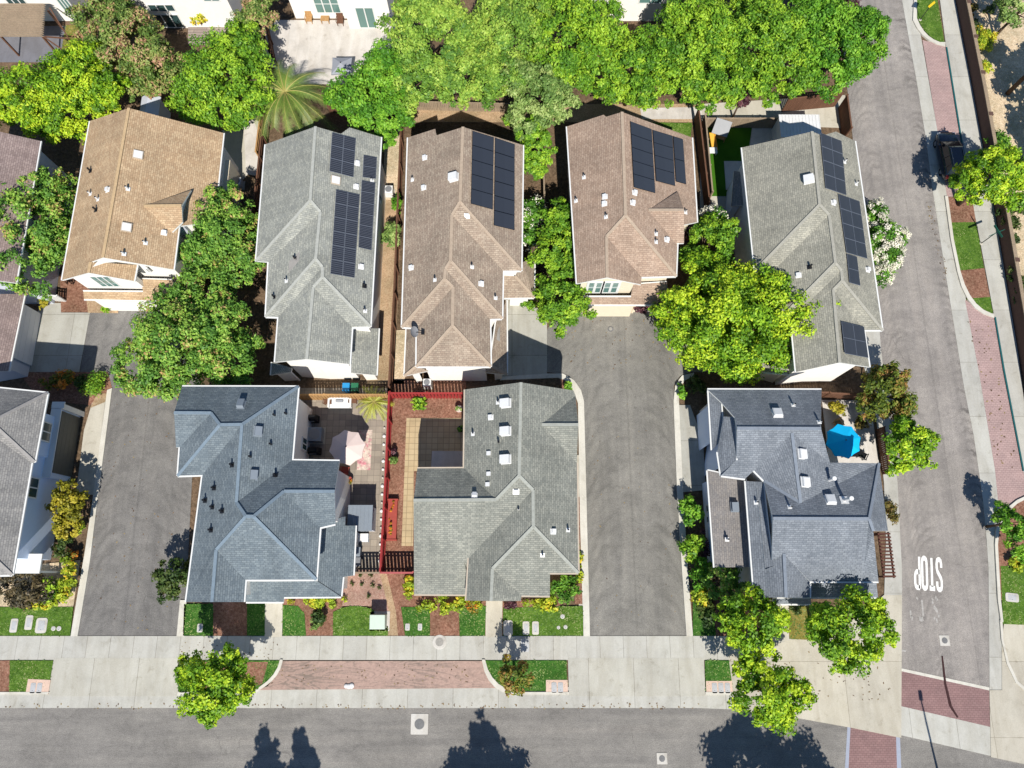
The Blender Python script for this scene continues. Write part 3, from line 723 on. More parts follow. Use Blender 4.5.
# ---- H0 far left, mauve roof
h = house('house', 'mauve brown roofed house cut by the left edge behind the dark olive tree', 10, 240)
V = [('NE', 40.5, 141, 5.5), ('SE', 16, 283, 5.5), ('RN', -60, 118, 8.3), ('RS', -95, 268, 8.3)]
ro, P = roof(h, V, {}, ['NE SE RS RN'], 'mauve', wall='wall_grey')
V3 = [('a', 24.5, 294, 2.95), ('b', 8.5, 371, 2.95), ('c', -60, 371, 5.2), ('d', -38, 294, 5.2)]
_, P3 = roof(h, V3, {}, ['a b c d'], 'mauve', wall='wall_grey', name='garage_roof')
xg = (P3['a'].x + P3['b'].x) / 2 - .36
gd = WB(); p, q = at(40, 312, 0), at(29, 370, 0)
for i in range(4): gd.box(xg - .03, xg + .05, q.y + .35, p.y - .2, .03 + .62 * i, .03 + .62 * i + .6)
gd.build('garage_door', M['garage_white'], h)

# ---- B1 slate blue roof, patio to its right
h = house('house', 'slate blue hipped roof house with the umbrella patio on its right side', 265, 500)
V = [('A', 242, 424.5, 7.4), ('B', 220, 424.8, '=A'), ('NE', 298.3, 386.7, 'N'), ('NW', 182, 386.5, 'N'), ('C', 211, 413, 'N'), ('D', 174, 412.7, '=C'),
     ('E1', 292, 460.3, 'E'), ('Mm', 236.5, 502.5, '=A'), ('c1', 179.8, 447.3, 'S0'), ('c0', 176, 447.3, 'S0'), ('SWc', 177.7, 475.8, 'W2'), ('V', 202.5, 475, 'S2'),
     ('P', 246, 516.3, 'W3'), ('Q', 253.5, 516.5, '=P'), ('K', 216.3, 549.8, 'W3'), ('SWe', 186, 602, 'W3'), ('G', 212, 602, '=K'), ('L', 245.5, 579.8, 'S3'), ('Gf', 243.8, 602, 'Ef'),
     ('T', 284, 491.3, 'N2'), ('U', 334.7, 491.4, '=T'), ('E2', 339.5, 461, 'N2'), ('SE', 316.2, 579.6, 'S3'), ('X', 320, 527.5, 'E3'), ('Y', 335.3, 524, 'S4')]
PL = {'N': ('N', 'A', S5), 'E': ('E', 'A', S5), 'W3': ('W', 'A', S5), 'S0': ('S', 'C', S5), 'W2': ('W', 'B', S5), 'S2': ('S', 'B', S5), 'N2': ('N', 'Mm', S5), 'S3': ('S', 'P', S5),
      'Ef': ('E', 'K', S5), 'E3': ('E', 'Q', S5), 'S4': ('S', 'T', S5)}
ro, P = roof(h, V, PL, ['NW NE A B C D', 'A NE E1 Mm', 'D C c1 c0', 'C B SWc c1', 'B A V SWc', 'A Mm P K G SWe V', 'Mm E1 E2 U T Q P', 'P Q SE L K', 'K L Gf G', 'Q T X SE', 'T U Y X'], 'slate', 'wall_white', th=.15)
n_, e, w3 = plane_of(P, PL, 'N'), plane_of(P, PL, 'E'), plane_of(P, PL, 'W3')
vents(ro, n_, [('greybox', 241.5, 405)])
vents(ro, e, [('dark', 275, 415.5), ('dark', 286.5, 414), ('greybox', 258, 431.5), ('dark', 271.5, 444.5), ('dark', 251, 457), ('greybox', 253.5, 475)])
vents(ro, w3, [('dark', 232, 465), ('dark', 214, 488), ('dark', 205, 500.5), ('dark', 212.5, 507), ('dark', 222, 511), ('dark', 211, 530)])
vents(ro, plane_of(P, PL, 'N2'), [('dark', 275.5, 475)])
V3 = [('a', 318, 531, 3.7), ('b', 336, 519, 'E'), ('c', 345, 516.5, 'E'), ('d', 345, 525.5, 'E'), ('e', 355.6, 525.6, 'E'), ('f', 353.3, 575.5, 'E'), ('g', 343, 577, 'E'), ('i', 341, 596.5, 'E'), ('j', 317.5, 580.3, 'E')]
roof(h, V3, {'E': ('E', 'a', .28)}, ['a b c d j', 'd e f g i j'], 'slate', wall='wall_white', name='side_roof', inset=.3)
V3 = [('a', 247.5, 581.5, 3.7), ('b', 268, 581.5, '=a'), ('b2', 317.5, 581.2, '=a'), ('c', 341, 596.8, 'S'), ('d', 284, 597.2, 'S'), ('e', 283.5, 602, 'S'), ('f', 246, 602, 'S')]
roof(h, V3, {'S': ('S', 'a', .42)}, ['a b d e f', 'b b2 c d'], 'slate', wall='wall_white', name='porch_roof', inset=.3)
# gutter shelf between alley and wall
V3 = [('a', 192.5, 478, 3.1), ('b', 200, 478, 3.5), ('c', 187.5, 600, 3.5), ('d', 180.5, 560, 3.1)]
xe = (P['NE'].x + P['E1'].x) / 2 - .42
win_x(h, P['NE'].x - .42, 302.5, 436, 306, 452, 2, 'glass')

# ---- B2 sage grey roof
h = house('house', 'sage grey hipped roof house between the red fenced yard and the middle alley', 500, 500)
V = [('RN', 521, 382.4, 7.4), ('NW', 465, 389.5, 'W'), ('R1', 519.2, 475.8, '=RN'), ('X', 496, 499.7, 'S1'), ('VW', 464, 468.2, 'W'), ('W0', 413.5, 500.3, '=X'), ('NWw', 417.3, 468.5, 'N1'),
     ('R2', 533, 490, 'E'), ('R3', 533.4, 526.6, '=R2'), ('K1', 468.8, 558, 'W2'), ('S0a', 466, 594.7, 'S1'), ('S0b', 414.2, 594.3, 'S1'),
     ('NE', 573.5, 390.5, 'E'), ('dN', 575.5, 395.5, 'E'), ('Ad', 541.5, 424.7, 'E'), ('Pd', 578.3, 424.7, '=Ad'), ('dS', 576.8, 463, 'E'), ('SE', 578.3, 573, 'E'),
     ('j1', 550, 573, 'S2'), ('j2', 549.8, 596, 'S2'), ('Z', 492.5, 568.5, 'W2'), ('G', 491, 601, '=Z'), ('SWg', 466.2, 600.6, 'W2'), ('F1', 521.5, 595.6, 'S2'), ('F2', 520.8, 601, 'E4')]
PL = {'W': ('W', 'RN', S5), 'E': ('E', 'RN', S5), 'S1': ('S', 'R1', S5), 'N1': ('N', 'X', S5), 'W2': ('W', 'R2', S5), 'S2': ('S', 'R3', S5), 'E4': ('E', 'Z', S5), 'Nd': ('N', 'Ad', S5)}
ro, P = roof(h, V, PL, ['RN NW VW X R1', 'NWw VW X W0', 'W0 X R1 R2 K1 S0a S0b', 'RN NE dN Ad dS SE R3 R2 R1', 'dN Ad Pd', 'Ad Pd dS', 'R2 R3 Z G SWg K1', 'R3 SE j1 j2 F1 Z', 'Z F1 F2 G'], 'green', 'wall_cream', trim='trim_tan')
w, e, s1, s2 = (plane_of(P, PL, k) for k in ('W', 'E', 'S1', 'S2'))
vents(ro, w, [('bigbox', 506.5, 403.5), ('bigbox', 506.5, 431.5), ('bigbox', 506.5, 459.5), ('pipe', 498, 402.5), ('hood', 491, 417.5), ('pipe', 473, 434), ('dark', 498.5, 442.5), ('hood', 489.5, 454), ('hood', 489.5, 474.5), ('hood', 488.5, 485)])
vents(ro, plane_of(P, PL, 'N1'), [('hood', 474.5, 495.5)])
vents(ro, s1, [('hood', 516, 491.5), ('pipe', 518.5, 509.5)])
vents(ro, e, [('hood', 553, 531.5), ('pipe', 568, 530)])
vents(ro, s2, [('pipe', 542.5, 555)])

# ---- B3 grey blue roof, corner house
h = house('house', 'grey blue cross gabled house on the street corner with the blue umbrella beside it', 790, 500)
V = [('Wr', 737, 428.2, 7.2), ('Er', 821, 428.5, '=Wr'), ('hh', 721, 402, 'N'), ('NW', 707.5, 389.5, 'N'), ('NE', 821.6, 389.7, 'N'), ('w4', 735, 417.8, 'N'),
     ('SE1', 830, 462.6, 'S'), ('J', 792, 433, 'S'), ('w0', 754, 470.5, 'S'), ('sw', 745, 478.8, 'S'), ('sw2', 721, 475.6, 'S'), ('wm', 736.5, 460, 'S'),
     ('T1', 773, 518.5, 7.2), ('T2', 869, 518.8, '=T1'), ('J2', 800.5, 503, 'N2'), ('w1', 764.3, 481, 'N2'), ('NE2', 879, 463.2, 'N2'), ('SEe', 888, 531, 'E2'), ('ee', 873.2, 531, 'E2'), ('s9', 864.5, 565, 'S3'),
     ('SE3', 878.5, 581.6, 'S3'), ('S8', 809.8, 581.5, 'S3'), ('K', 784, 553.6, 'S3'), ('w6', 772, 560, 'S3'), ('G', 786, 597.5, '=K'), ('SW5', 754.5, 597.5, 'W5'), ('NW5', 746, 481, 'W5'), ('E4', 809.8, 597.6, 'E4p')]
PL = {'N': ('N', 'Wr', S5), 'S': ('S', 'Wr', S5), 'N2': ('N', 'T1', S5), 'S3': ('S', 'T1', S5), 'E2': ('E', 'T2', .6), 'W5': ('W', 'K', S5), 'E4p': ('E', 'K', S5)}
FACES_CORNER = ['NW NE Er Wr w4 hh', 'Wr Er SE1 J w0 sw sw2 wm', 'J w0 w1 J2', 'J J2 SE1', 'w1 J2 SE1 NE2 T2 T1', 'T1 T2 s9 SE3 S8 K w6', 'NE2 SEe ee T2', 'T2 ee SE3 s9']
ro, P = roof(h, V, PL, FACES_CORNER, kind='slate2', wall='wall_white')
Kz = float(P['K'].z)
roof(h, [('K', 784, 553.6, Kz), ('G', 786, 597.5, '=K'), ('SW5', 754.5, 597.5, 'W5'), ('NW5', 745.5, 481, 'W5'), ('q6', 763, 482, 'W5'), ('w6', 771.5, 559, 'W5'), ('S8', 809.8, 581.2, 'E4p'), ('E4', 809.8, 597.6, 'E4p')],
     {'W5': ('W', 'K', S5), 'E4p': ('E', 'K', S5)}, ['K G SW5 NW5 q6 w6', 'K S8 E4 G'], kind='slate2', wall='wall_white')
n_, s_, n2, s3, w5 = (plane_of(P, PL, k) for k in ('N', 'S', 'N2', 'S3', 'W5'))
vents(ro, n_, [('box', 777, 413.5), ('pipe', 793, 405), ('pipe', 819, 422)])
vents(ro, ('E', P['J'], S5), [('box', 801.5, 454), ('box', 804.5, 482)])
vents(ro, n2, [('tall', 827.5, 480.5), ('tall', 844, 500), ('box', 830, 500), ('pipe', 789.5, 507)])
vents(ro, w5, [('pipe', 756, 502.5)])
vents(ro, s3, [('pipe', 785.5, 586)])
V3 = [('a', 708.5, 390.5, 5.0), ('b', 721, 402, 5.4), ('c', 723.8, 438, 5.5), ('d', 712, 450, 4.9)]
roof(h, V3, {}, ['a b c d'], 'slate2', 'wall_sky_tint', name='side_roof')
V3 = [('a', 724, 416.5, 5.9), ('b', 734.5, 417.2, 6.3), ('c', 736.3, 460, 6.2), ('d', 721, 475.4, 5.5), ('e', 717.5, 452, 5.4)]
roof(h, V3, {}, ['a b c d e'], 'slate2', 'wall_sky_tint', name='side_roof')
RF['stain'] = shingle('rust_stained_shingle', (160, 152, 144), (140, 136, 134), .62, (1.2, 1.22, 1.24)); CAP['stain'] = CAP['slate2']
V3 = [('a', 707.5, 470.5, 3.5), ('b', 745.5, 478.5, 3.9), ('c', 749, 567, 3.9), ('d', 714.5, 567.5, 3.5)]
lo, PL3 = roof(h, V3, {}, ['a b c d'], 'stain', 'wall_sky_tint', name='side_roof')
vents(lo, ('W', PL3['b'], .03), [('greybox', 734.5, 507)]); vents(lo, ('W', PL3['b'], .03), [('pipe', 727, 539.5)])
win_x(h, PL3['a'].x + .45, 706.5, 505, 709, 512, 1, 'glass', sgn=-1); win_x(h, PL3['a'].x + .45, 707, 516, 709.5, 523, 1, 'glass', sgn=-1)
V3 = [('a', 811, 583, 3.6), ('b', 876.5, 583, 3.6), ('c', 878, 597.5, 2.9), ('d', 811, 597.5, 2.9)]
roof(h, V3, {}, ['a b c d'], 'slate2', 'wall_cream', name='porch_roof', inset=.3)
V3 = [('a', 773, 598.6, 3.3), ('b', 811, 598.6, 3.3), ('c', 811, 604, 2.8), ('d', 773, 604, 2.8)]
roof(h, V3, {}, ['a b c d'], 'slate2', 'wall_cream', name='porch_roof', inset=.2)
# ---- white houses along the top edge
def back_house(label, xa, xb, ybase, d=9.0, hgt=5.6, wall='wall_white', rk='brown2', wing=None):
    a = at(xa, ybase); b = at(xb, ybase); Y = a.y
    hh = thing('house', label, 'house', (0.5 * (a.x + b.x), Y + d / 2, 0))
    wb = WB(); wb.box(a.x, b.x, Y, Y + d, 0, hgt); (wb.box(at(wing[0], wing[1]).x, a.x + .02, at(wing[0], wing[1]).y, Y + d - .01, 0, hgt - .02) if wing else None); wb.build('wall', M[wall], hh)
    rb = WB(); rb.hexa([(a.x - .4, Y - .4, hgt), (b.x + .4, Y - .4, hgt), (b.x + .4, Y + d + .4, hgt), (a.x - .4, Y + d + .4, hgt)],
                       [(a.x + 3, Y + d / 2 - .1, hgt + 2.3), (b.x - 3, Y + d / 2 - .1, hgt + 2.3), (b.x - 3, Y + d / 2 + .1, hgt + 2.3), (a.x + 3, Y + d / 2 + .1, hgt + 2.3)])
    rb.build('roof', RF[rk], hh)
    return hh, Y
LABEL_SLIDING = 'cream house at the top edge with a sliding glass door onto the pale patio'
hh, Y = back_house(LABEL_SLIDING, 350, 393, 28.5, wing=(296, 18.5))
win_y(hh, Y, 354, 7, 378, 28, 2, 'glass_green', name='sliding_door'); win_y(hh, at(296, 18.5).y, 310.5, -6, 342, 13, 3, 'glass_green', rows=2)
hh, Y = back_house('cream house at the top edge with tall dark framed windows over reddish shrubs', 150, 241, 28)
win_y(hh, Y, 146, 4, 177, 11.5, 3, 'glass'); win_y(hh, Y, 151, 14, 186, 28, 3, 'glass'); win_y(hh, Y, 199, -8, 221, 1.5, 2, 'glass_green')
hh, Y = back_house('white house in the top left corner with slanting green glass windows', -20, 84, 21)
win_y(hh, Y, 53, -4, 77, 12, 3, 'glass_green'); win_y(hh, Y, 0, -6, 30, 6, 3, 'glass')
hh, Y = back_house('white house mostly hidden behind the bright tree row at the top', 575, 672, 21)
win_y(hh, Y, 640, -6, 662, 3.5, 2, 'glass_green')


# cream side bay on the right wall of the tan house
p_, q_ = at(229, 160, 3.0), at(233, 192, 3.0); sb = WB(); sb.box(p_.x - 1.0, p_.x + .1, q_.y, p_.y, 0, 3.0); hx_ = [o for o in COL.objects if o.get('label') == LABEL_TAN][0]; sb.build('side_bay', M['wall_cream'], hx_)


# ================================================================== GROUND
M['soil'] = mottled('bare_soil', [(.3, (110, 90, 70)), (.55, (152, 128, 102)), (.75, (180, 158, 130))], 4, .45)
M['tan_gravel'] = mottled('tan_gravel', [(.3, (150, 120, 92)), (.5, (196, 168, 132)), (.7, (214, 194, 160))], 9, .66)
M['pink_gravel'] = mottled('pinkish_gravel', [(.3, (150, 112, 96)), (.5, (196, 158, 140)), (.7, (216, 190, 172))], 9, .66)
M['mulch'] = mottled('red_bark_mulch', [(.3, (108, 74, 58)), (.5, (164, 120, 98)), (.72, (198, 162, 136))], 6, .6)
M['sand'] = mottled('pale_sand', [(.3, (196, 172, 136)), (.55, (224, 204, 170)), (.75, (236, 220, 190))], 3, .7)
M['lawn'] = mottled('lawn_grass', [(.28, (56, 90, 26)), (.5, (90, 126, 44)), (.72, (130, 156, 72))], 5, .68, 1.1, .06)
M['lawn_lush'] = mottled('lush_lawn_grass', [(.28, (42, 84, 28)), (.5, (70, 118, 44)), (.72, (106, 146, 66))], 5, .64, 1.1, .06)
M['lawn_dry'] = mottled('dry_lawn_grass', [(.28, (104, 104, 40)), (.5, (150, 142, 70)), (.72, (182, 170, 110))], 5, .6, .8, .06)
M['turf'] = mottled('artificial_turf', [(.3, (52, 100, 20)), (.7, (84, 136, 34))], 20, .7, .4, .02)
M['conc'] = concrete('concrete')
M['conc_walk'] = concrete('sidewalk_concrete', (212, 210, 201), .62, 1.75, 0, .4, 0)
M['conc_apron'] = concrete('apron_concrete', (211, 208, 196), .62, 3.35, 0, 1.0, 0)
M['conc_gut'] = concrete('gutter_concrete', (212, 210, 201), .62, 3.35, 0, 1.0, 0)
M['conc_east'] = concrete('east_walk_concrete', (212, 210, 201), .62, 40, 4.6, 15, 1.0)
M['conc_corner'] = concrete('corner_concrete', (216, 209, 192), .64, 5.2, 5.2, 1.3, .7)
M['conc_drive'] = concrete('driveway_concrete', (204, 202, 192), .6, 4.1, 3.6, 0, 0)
M['conc_pale'] = concrete('pale_patio_concrete', (222, 216, 208), .7, 0, 0, 0, 0, .14)
M['curb'] = concrete('curb_concrete', (222, 218, 206), .72)
M['red_pave'] = pavers('red_stamped_paving', (200, 172, 166), (190, 162, 157), .66, .3, .15)
M['red_cross'] = pavers('red_crosswalk_paving', (176, 142, 138), (166, 132, 129), .58, .3, .15)
M['tan_pave'] = pavers('tan_square_pavers', (218, 196, 156), (206, 182, 142), .66, .46, .46, 0, .02)
M['patio_pave'] = pavers('patio_pavers', (190, 178, 160), (170, 158, 144), .6, .5, .5, 0, .012)
M['brick_pave'] = pavers('grey_wood_deck', (186, 172, 160), (168, 154, 146), .64, 2.4, .3, .5, .03)
M['pink_pad'] = plain('pink_paver_pad', (226, 196, 176), .7)
M['swirl'] = swirl_pavers('weathered_red_paving')
M['asph_s'] = asphalt('street_asphalt', 0, 1.12, 0.0, .16, (146, 142, 136), along=False)
M['asph_a'] = asphalt('left_alley_asphalt', -29.3, 1.08, .10, .2, (139, 136, 132), -.02, ((-2.2, 1.8, .34), (2.0, 1.8, .28)), 1.6, True)
M['asph_b'] = asphalt('middle_alley_asphalt', 9.5, 1.18, .10, .2, (141, 138, 131), 0, ((-2.6, 1.6, .34), (2.6, 1.6, .34)), 1.6, True)
M['asph_e'] = asphalt('east_street_asphalt', 34.8, 1.36, .03, .15, (149, 143, 137), .0, ((-2.8, 1.35, .42), (2.55, 1.35, .75)), .85, True)
M['paint'] = plain('road_paint', (240, 238, 232), .78, .7, .2, .18, 0, 6)
M['paint_old'] = plain('worn_road_paint', (186, 182, 176), .66, .8, .1, .3, 0, 8)
M['paint_blue'] = plain('pale_edge_band', (176, 182, 198), .66, .8, .1, .1)

def slab(name, pts, z, mat, z0=-.1, kind='structure'):
    mb = MB(); mb.prism([at(px, py, z) for px, py in pts], z0, z)
    o = mb.build(name, M[mat]); o['kind'] = kind
    return o
def arc(px0, py0, px1, py1, bx, by, n=6):
    return [((1 - t) ** 2 * px0 + 2 * t * (1 - t) * bx + t * t * px1, (1 - t) ** 2 * py0 + 2 * t * (1 - t) * by + t * t * py1) for t in np.linspace(0, 1, n)]

# base earth
mb = MB(); mb.face([(-400, -300, -.02), (400, -300, -.02), (400, 500, -.02), (-400, 500, -.02)]); mb.build('ground', M['soil'])['kind'] = 'structure'
# streets
mb = MB(); mb.prism([(-120, at(0, 706).y), (120, at(0, 706).y), (120, -30), (-120, -30)], -.1, .008); mb.build('street', M['asph_s'])['kind'] = 'structure'
slab('street', [(822, -120), (838, 0), (848, 95), (853, 140), (866, 230), (879.5, 330), (882.5, 366), (891, 430), (897.5, 482), (902, 570), (901.5, 690), (990, 705), (988.5, 568), (983, 500), (973.6, 435), (964.5, 390), (946, 276), (933, 193), (926.7, 143), (916, 78), (902, 0), (884, -120)], .012, 'asph_e')
# alleys
slab('alley', [(112, 388), (104, 450), (97, 503), (90, 560), (84, 597), (78, 637), (181, 637), (186, 600), (192, 480), (200, 380), (176, 330), (158, 303), (120, 305), (90, 313), (80, 372), (100, 372), (108, 380)], .014, 'asph_a')
slab('alley', [(547, 330), (547, 372), (563, 374), (574, 380), (581, 390), (584, 401), (587, 520), (590, 637), (686.5, 637), (682, 570), (677, 480), (673.5, 401), (674, 385), (680, 376), (692, 372), (720, 372), (700, 300), (640, 305), (583, 305), (556, 312)], .014, 'asph_b')
# concrete driveways of the courts
slab('driveway', [(61, 303), (61, 312.5), (90, 312.5), (79, 373), (24, 374), (40, 303)], .02, 'conc_drive')
slab('driveway', [(506, 296), (547, 312), (547, 374), (500, 376)], .02, 'conc_drive')
# south sidewalk, parkway strip
slab('sidewalk', [(-120, 636), (705, 636), (812, 636), (838, 637), (838, 660), (-120, 660)], .05, 'conc_walk')
slab('gutter', [(-120, 687), (735, 687), (737, 709), (735, 709.5), (700, 708), (-120, 708)], .03, 'conc_gut')
slab('driveway_apron', [(54, 658), (178, 658), (178, 690), (176, 696), (47, 696)], .055, 'conc_apron')
slab('driveway_apron', [(568, 658), (704, 658), (705.5, 696), (569, 696)], .055, 'conc_apron')
slab('corner_pavement', [(728, 655), (790, 640), (835, 634), (884, 595), (902, 595), (901.3, 738), (850, 727.5), (800, 718.5), (737, 710), (733, 694)], .058, 'conc_corner')
slab('sidewalk', [(866, 330), (879.5, 330), (882.5, 366), (891, 430), (897.5, 482), (902, 570), (902, 604), (884, 604), (886, 540), (884, 482), (870, 366)], .05, 'conc_east')
slab('kerb', [(-120, 694.2), (47, 694.2), (49, 692), (-120, 692)], .13, 'curb')
slab('red_paving', [(282.5, 661), (482, 661), (486, 673), (497, 688), (258, 690), (268, 686), (278, 673)], .06, 'swirl')
slab('kerb', [(282.5, 659.5)] + arc(282.5, 661, 254, 693, 280, 680) + [(249, 693)] + arc(250, 692, 280, 659.5, 276, 680), .14, 'curb')
slab('kerb', [(482, 659.5)] + arc(482, 661, 512, 695, 486, 690) + [(516, 693)] + arc(516, 692, 485, 659.5, 490, 686), .14, 'curb')
slab('kerb', [(178, 692), (250, 692), (250, 694.5), (177, 694.5)], .13, 'curb'); slab('kerb', [(512, 692), (569, 692), (569, 694.5), (513, 694.5)], .13, 'curb')
slab('kerb', [(705.5, 692), (733, 692), (733.5, 694.5), (705.5, 694.5)], .13, 'curb')
# parkway planting
slab('lawn', [(10, 660.5), (53, 660.5), (48, 692), (9, 692)], .1, 'lawn'); slab('mulch_bed', [(-40, 660.5), (10, 660.5), (9, 692), (-40, 692)], .09, 'mulch')
slab('lawn', [(179, 660.5), (280.5, 660.5), (275, 675), (263, 687), (249, 691), (178, 691)], .1, 'lawn_lush'); slab('mulch_bed', [(205, 662), (268, 662), (262, 684), (240, 690), (205, 690)], .11, 'mulch')
slab('lawn', [(485, 660.5), (566.5, 660.5), (567, 691), (516, 691), (498, 685), (488, 672)], .1, 'lawn_lush')
slab('lawn', [(705, 660.5), (729, 660.5), (733, 691), (706, 691)], .1, 'lawn_lush')
for q in ([(28, 679), (50.5, 680), (48, 694), (25.5, 694)], [(546, 680), (567.5, 680), (568, 693), (546, 693)], [(706, 681), (732, 681), (733, 693.5), (706.5, 693.5)]):
    slab('paver_pad', q, .115, 'pink_pad')
# front gardens
slab('lawn', [(-60, 607), (73, 607), (70, 635.6), (-60, 635.6)], .1, 'lawn'); slab('planting_bed', [(-60, 575), (80, 560), (73, 608.5), (-60, 608.5)], .06, 'sand')
slab('lawn', [(184, 604), (213, 604), (213, 635.6), (183, 635.6)], .1, 'lawn_lush'); slab('mulch_bed', [(213, 600), (247, 600), (247, 635.6), (213, 635.6)], .08, 'mulch')
slab('lawn', [(247, 600), (265, 600), (264.5, 635.6), (247, 635.6)], .1, 'lawn_lush'); slab('footpath', [(265, 598), (283, 598), (282, 637), (264.5, 637)], .07, 'conc')
slab('lawn', [(282.5, 605), (298, 606), (304.5, 614), (306, 635.6), (282.5, 635.6)], .1, 'lawn_lush'); slab('mulch_bed', [(282.5, 595), (345, 595), (340, 612), (333, 635.6), (282.5, 635.6)], .07, 'mulch')
slab('lawn', [(333, 612)] + arc(333, 612, 374, 610, 352, 601) + [(375, 625), (388, 626), (388, 635.6), (333, 635.6)], .1, 'lawn')
slab('gravel_bed', [(340, 570), (398, 570), (398, 635.6), (372, 635.6), (372, 606), (340, 606)], .06, 'pink_gravel')
slab('footpath', [(379, 572), (386, 572), (391, 590), (396, 612), (398, 635.6), (388, 635.6), (389, 612), (384, 590)], .075, 'tan_gravel')
slab('mulch_bed', [(386, 570), (416, 570), (440, 600), (560, 600), (560, 635.6), (398, 635.6), (396, 612)], .065, 'mulch')
slab('lawn', [(401, 607), (430, 607), (430, 635.6), (405, 635.6)], .1, 'lawn_lush'); slab('lawn', [(459, 607), (486, 606), (485, 635.6), (459.5, 635.6)], .1, 'lawn_lush')
slab('footpath', [(486, 598), (502.5, 598), (502, 637), (485.5, 637)], .08, 'conc')
slab('lawn', [(503, 608), (583, 606), (583.5, 635.6), (503, 635.6)], .1, 'lawn')
slab('lawn', [(693, 600), (712, 600), (716, 635.6), (693, 635.6)], .1, 'lawn_lush'); slab('mulch_bed', [(712, 590), (800, 600), (790, 636), (716, 635.6)], .08, 'mulch')
slab('footpath', [(772, 600), (789, 600), (789, 641), (770, 641)], .09, 'conc'); slab('lawn', [(789.5, 604), (822, 604), (838, 625), (812, 640), (789.5, 639)], .1, 'lawn_dry')
# kerbs along the alleys
slab('kerb', [(112, 388), (104, 450), (97, 503), (90, 560), (84, 597), (77.5, 636), (70.5, 636), (77, 597), (85, 550), (92, 503), (99, 450), (107, 390)], .1, 'curb')
slab('sidewalk', [(92, 403), (106, 395), (99, 450), (93, 495), (76, 492), (84, 430)], .05, 'conc')
slab('kerb', [(180, 600), (186.5, 600), (184, 636), (176.5, 636)], .1, 'curb')
slab('kerb', [(500, 376.5), (547, 373.5), (563, 373.5), (574, 380), (581, 390), (584, 401), (587, 520), (590, 636), (583.5, 636), (580, 520), (578, 403), (574, 392), (567, 381), (558, 377.5), (500, 380)], .1, 'curb')
slab('sidewalk', [(575, 455), (584, 455), (586, 500), (584, 636), (578, 600)], .05, 'conc')
slab('planting_bed', [(574, 497), (583, 497), (583, 604), (575, 604)], .065, 'mulch')
slab('kerb', [(686.5, 636), (693, 636), (688, 570), (683, 490), (679, 401), (680, 388), (685, 380), (694, 376), (694, 372.5), (682, 375.5), (675.5, 384), (673.5, 401), (677, 490), (682, 570)], .1, 'curb')
slab('driveway', [(679, 405), (690, 405), (703, 440), (706, 490), (683, 492)], .05, 'conc_drive')
# east side: kerb band, islands, red parking bays, walk
slab('kerb_apron', [(884, -120), (902, 0), (916, 78), (926.7, 143), (933, 193), (946, 276), (964.5, 390), (973.6, 435), (983, 500), (986.6, 540), (988.5, 568), (989.7, 700), (990, 706), (1002, 706), (1002, 600), (1000, 520), (995, 470), (979, 372), (966, 300), (955, 240), (947, 196), (938, 134), (922, 42), (914, 0), (895, -120)], .03, 'conc_east')
slab('sidewalk', [(919, -120), (940, 0), (948, 60), (960, 134), (971, 196), (979, 235), (994, 315), (1003.6, 370), (1023, 469), (1040, 560), (1060, 560), (1024, 400), (1017, 346), (993, 203), (972.5, 90), (955, 0), (935, -120)], .05, 'conc_east')
slab('red_paving', [(922.5, 40), (946, 46), (960, 134), (971, 197), (947, 197), (938, 134)], .034, 'red_pave')
slab('red_paving', [(965, 300), (995, 317), (1003.6, 370), (1023, 469), (1028, 500), (1000, 520), (995, 470), (979, 372)], .034, 'red_pave')
M['teal_shade'] = plain('dark_teal_kerb_shade', (30, 104, 108), .6, .7, .3, .1)  # shade line along the kerb, given as a dark teal colour
slab('kerb', [(1024.5, 471), (1005, 370), (996, 317), (994.6, 317), (1003.4, 370), (1023, 471)], .12, 'teal_shade'); slab('kerb', [(946, 47), (960, 134), (970, 190), (971.4, 190), (961.4, 134), (947.4, 47)], .12, 'teal_shade')
slab('kerb', [(911, -40), (914, 0), (913, 20)] + arc(913, 20, 945.5, 46, 922, 42) + [(945.5, 42)] + arc(940, 42, 917, 18, 924, 37) + [(917, 0), (913, -40)], .14, 'curb')
slab('lawn', [(905, -80), (916.5, 0), (917.5, 18)] + arc(917.5, 18, 941, 42, 925, 36) + [(944.5, 42), (937.5, 0), (925, -80)], .12, 'lawn')
slab('mulch_bed', [(948, 197), (972, 197), (976, 222), (951, 222.5)], .12, 'mulch'); slab('lawn', [(951, 222.5), (976, 222), (984, 268), (959, 270.5)], .125, 'lawn')
slab('mulch_bed', [(959, 270.5), (984, 268), (990, 297), (967, 298.5)], .12, 'mulch'); slab('lawn', [(967, 298.5), (990, 297), (993, 313.5), (981, 311)], .125, 'lawn')
slab('kerb', [(945, 196), (951, 240), (957.5, 272)] + arc(957.5, 272, 994.5, 317.5, 966, 312) + [(994, 313.5)] + arc(992, 313.5, 960.5, 271, 970, 307) + [(954, 240), (948, 196)], .15, 'curb')
slab('kerb', [(1001, 622), (998, 600), (995, 545)] + arc(995, 545, 1030, 494, 994, 506) + [(1030, 498)] + arc(1028, 498, 998, 545, 998, 510) + [(1001, 600), (1003.5, 622)], .15, 'curb')
slab('mulch_bed', [(1001, 600), (998, 545)] + arc(998, 545, 1028, 498, 998, 510) + [(1080, 498), (1080, 600)], .11, 'mulch')
slab('lawn', [(1000.5, 566), (1080, 566), (1080, 627), (1003, 624)], .12, 'lawn')
slab('corner_pavement', [(989.5, 690), (1002, 690), (1002, 640), (1004, 624), (1080, 627), (1080, 790), (1024, 764), (991, 757)], .056, 'conc_corner')
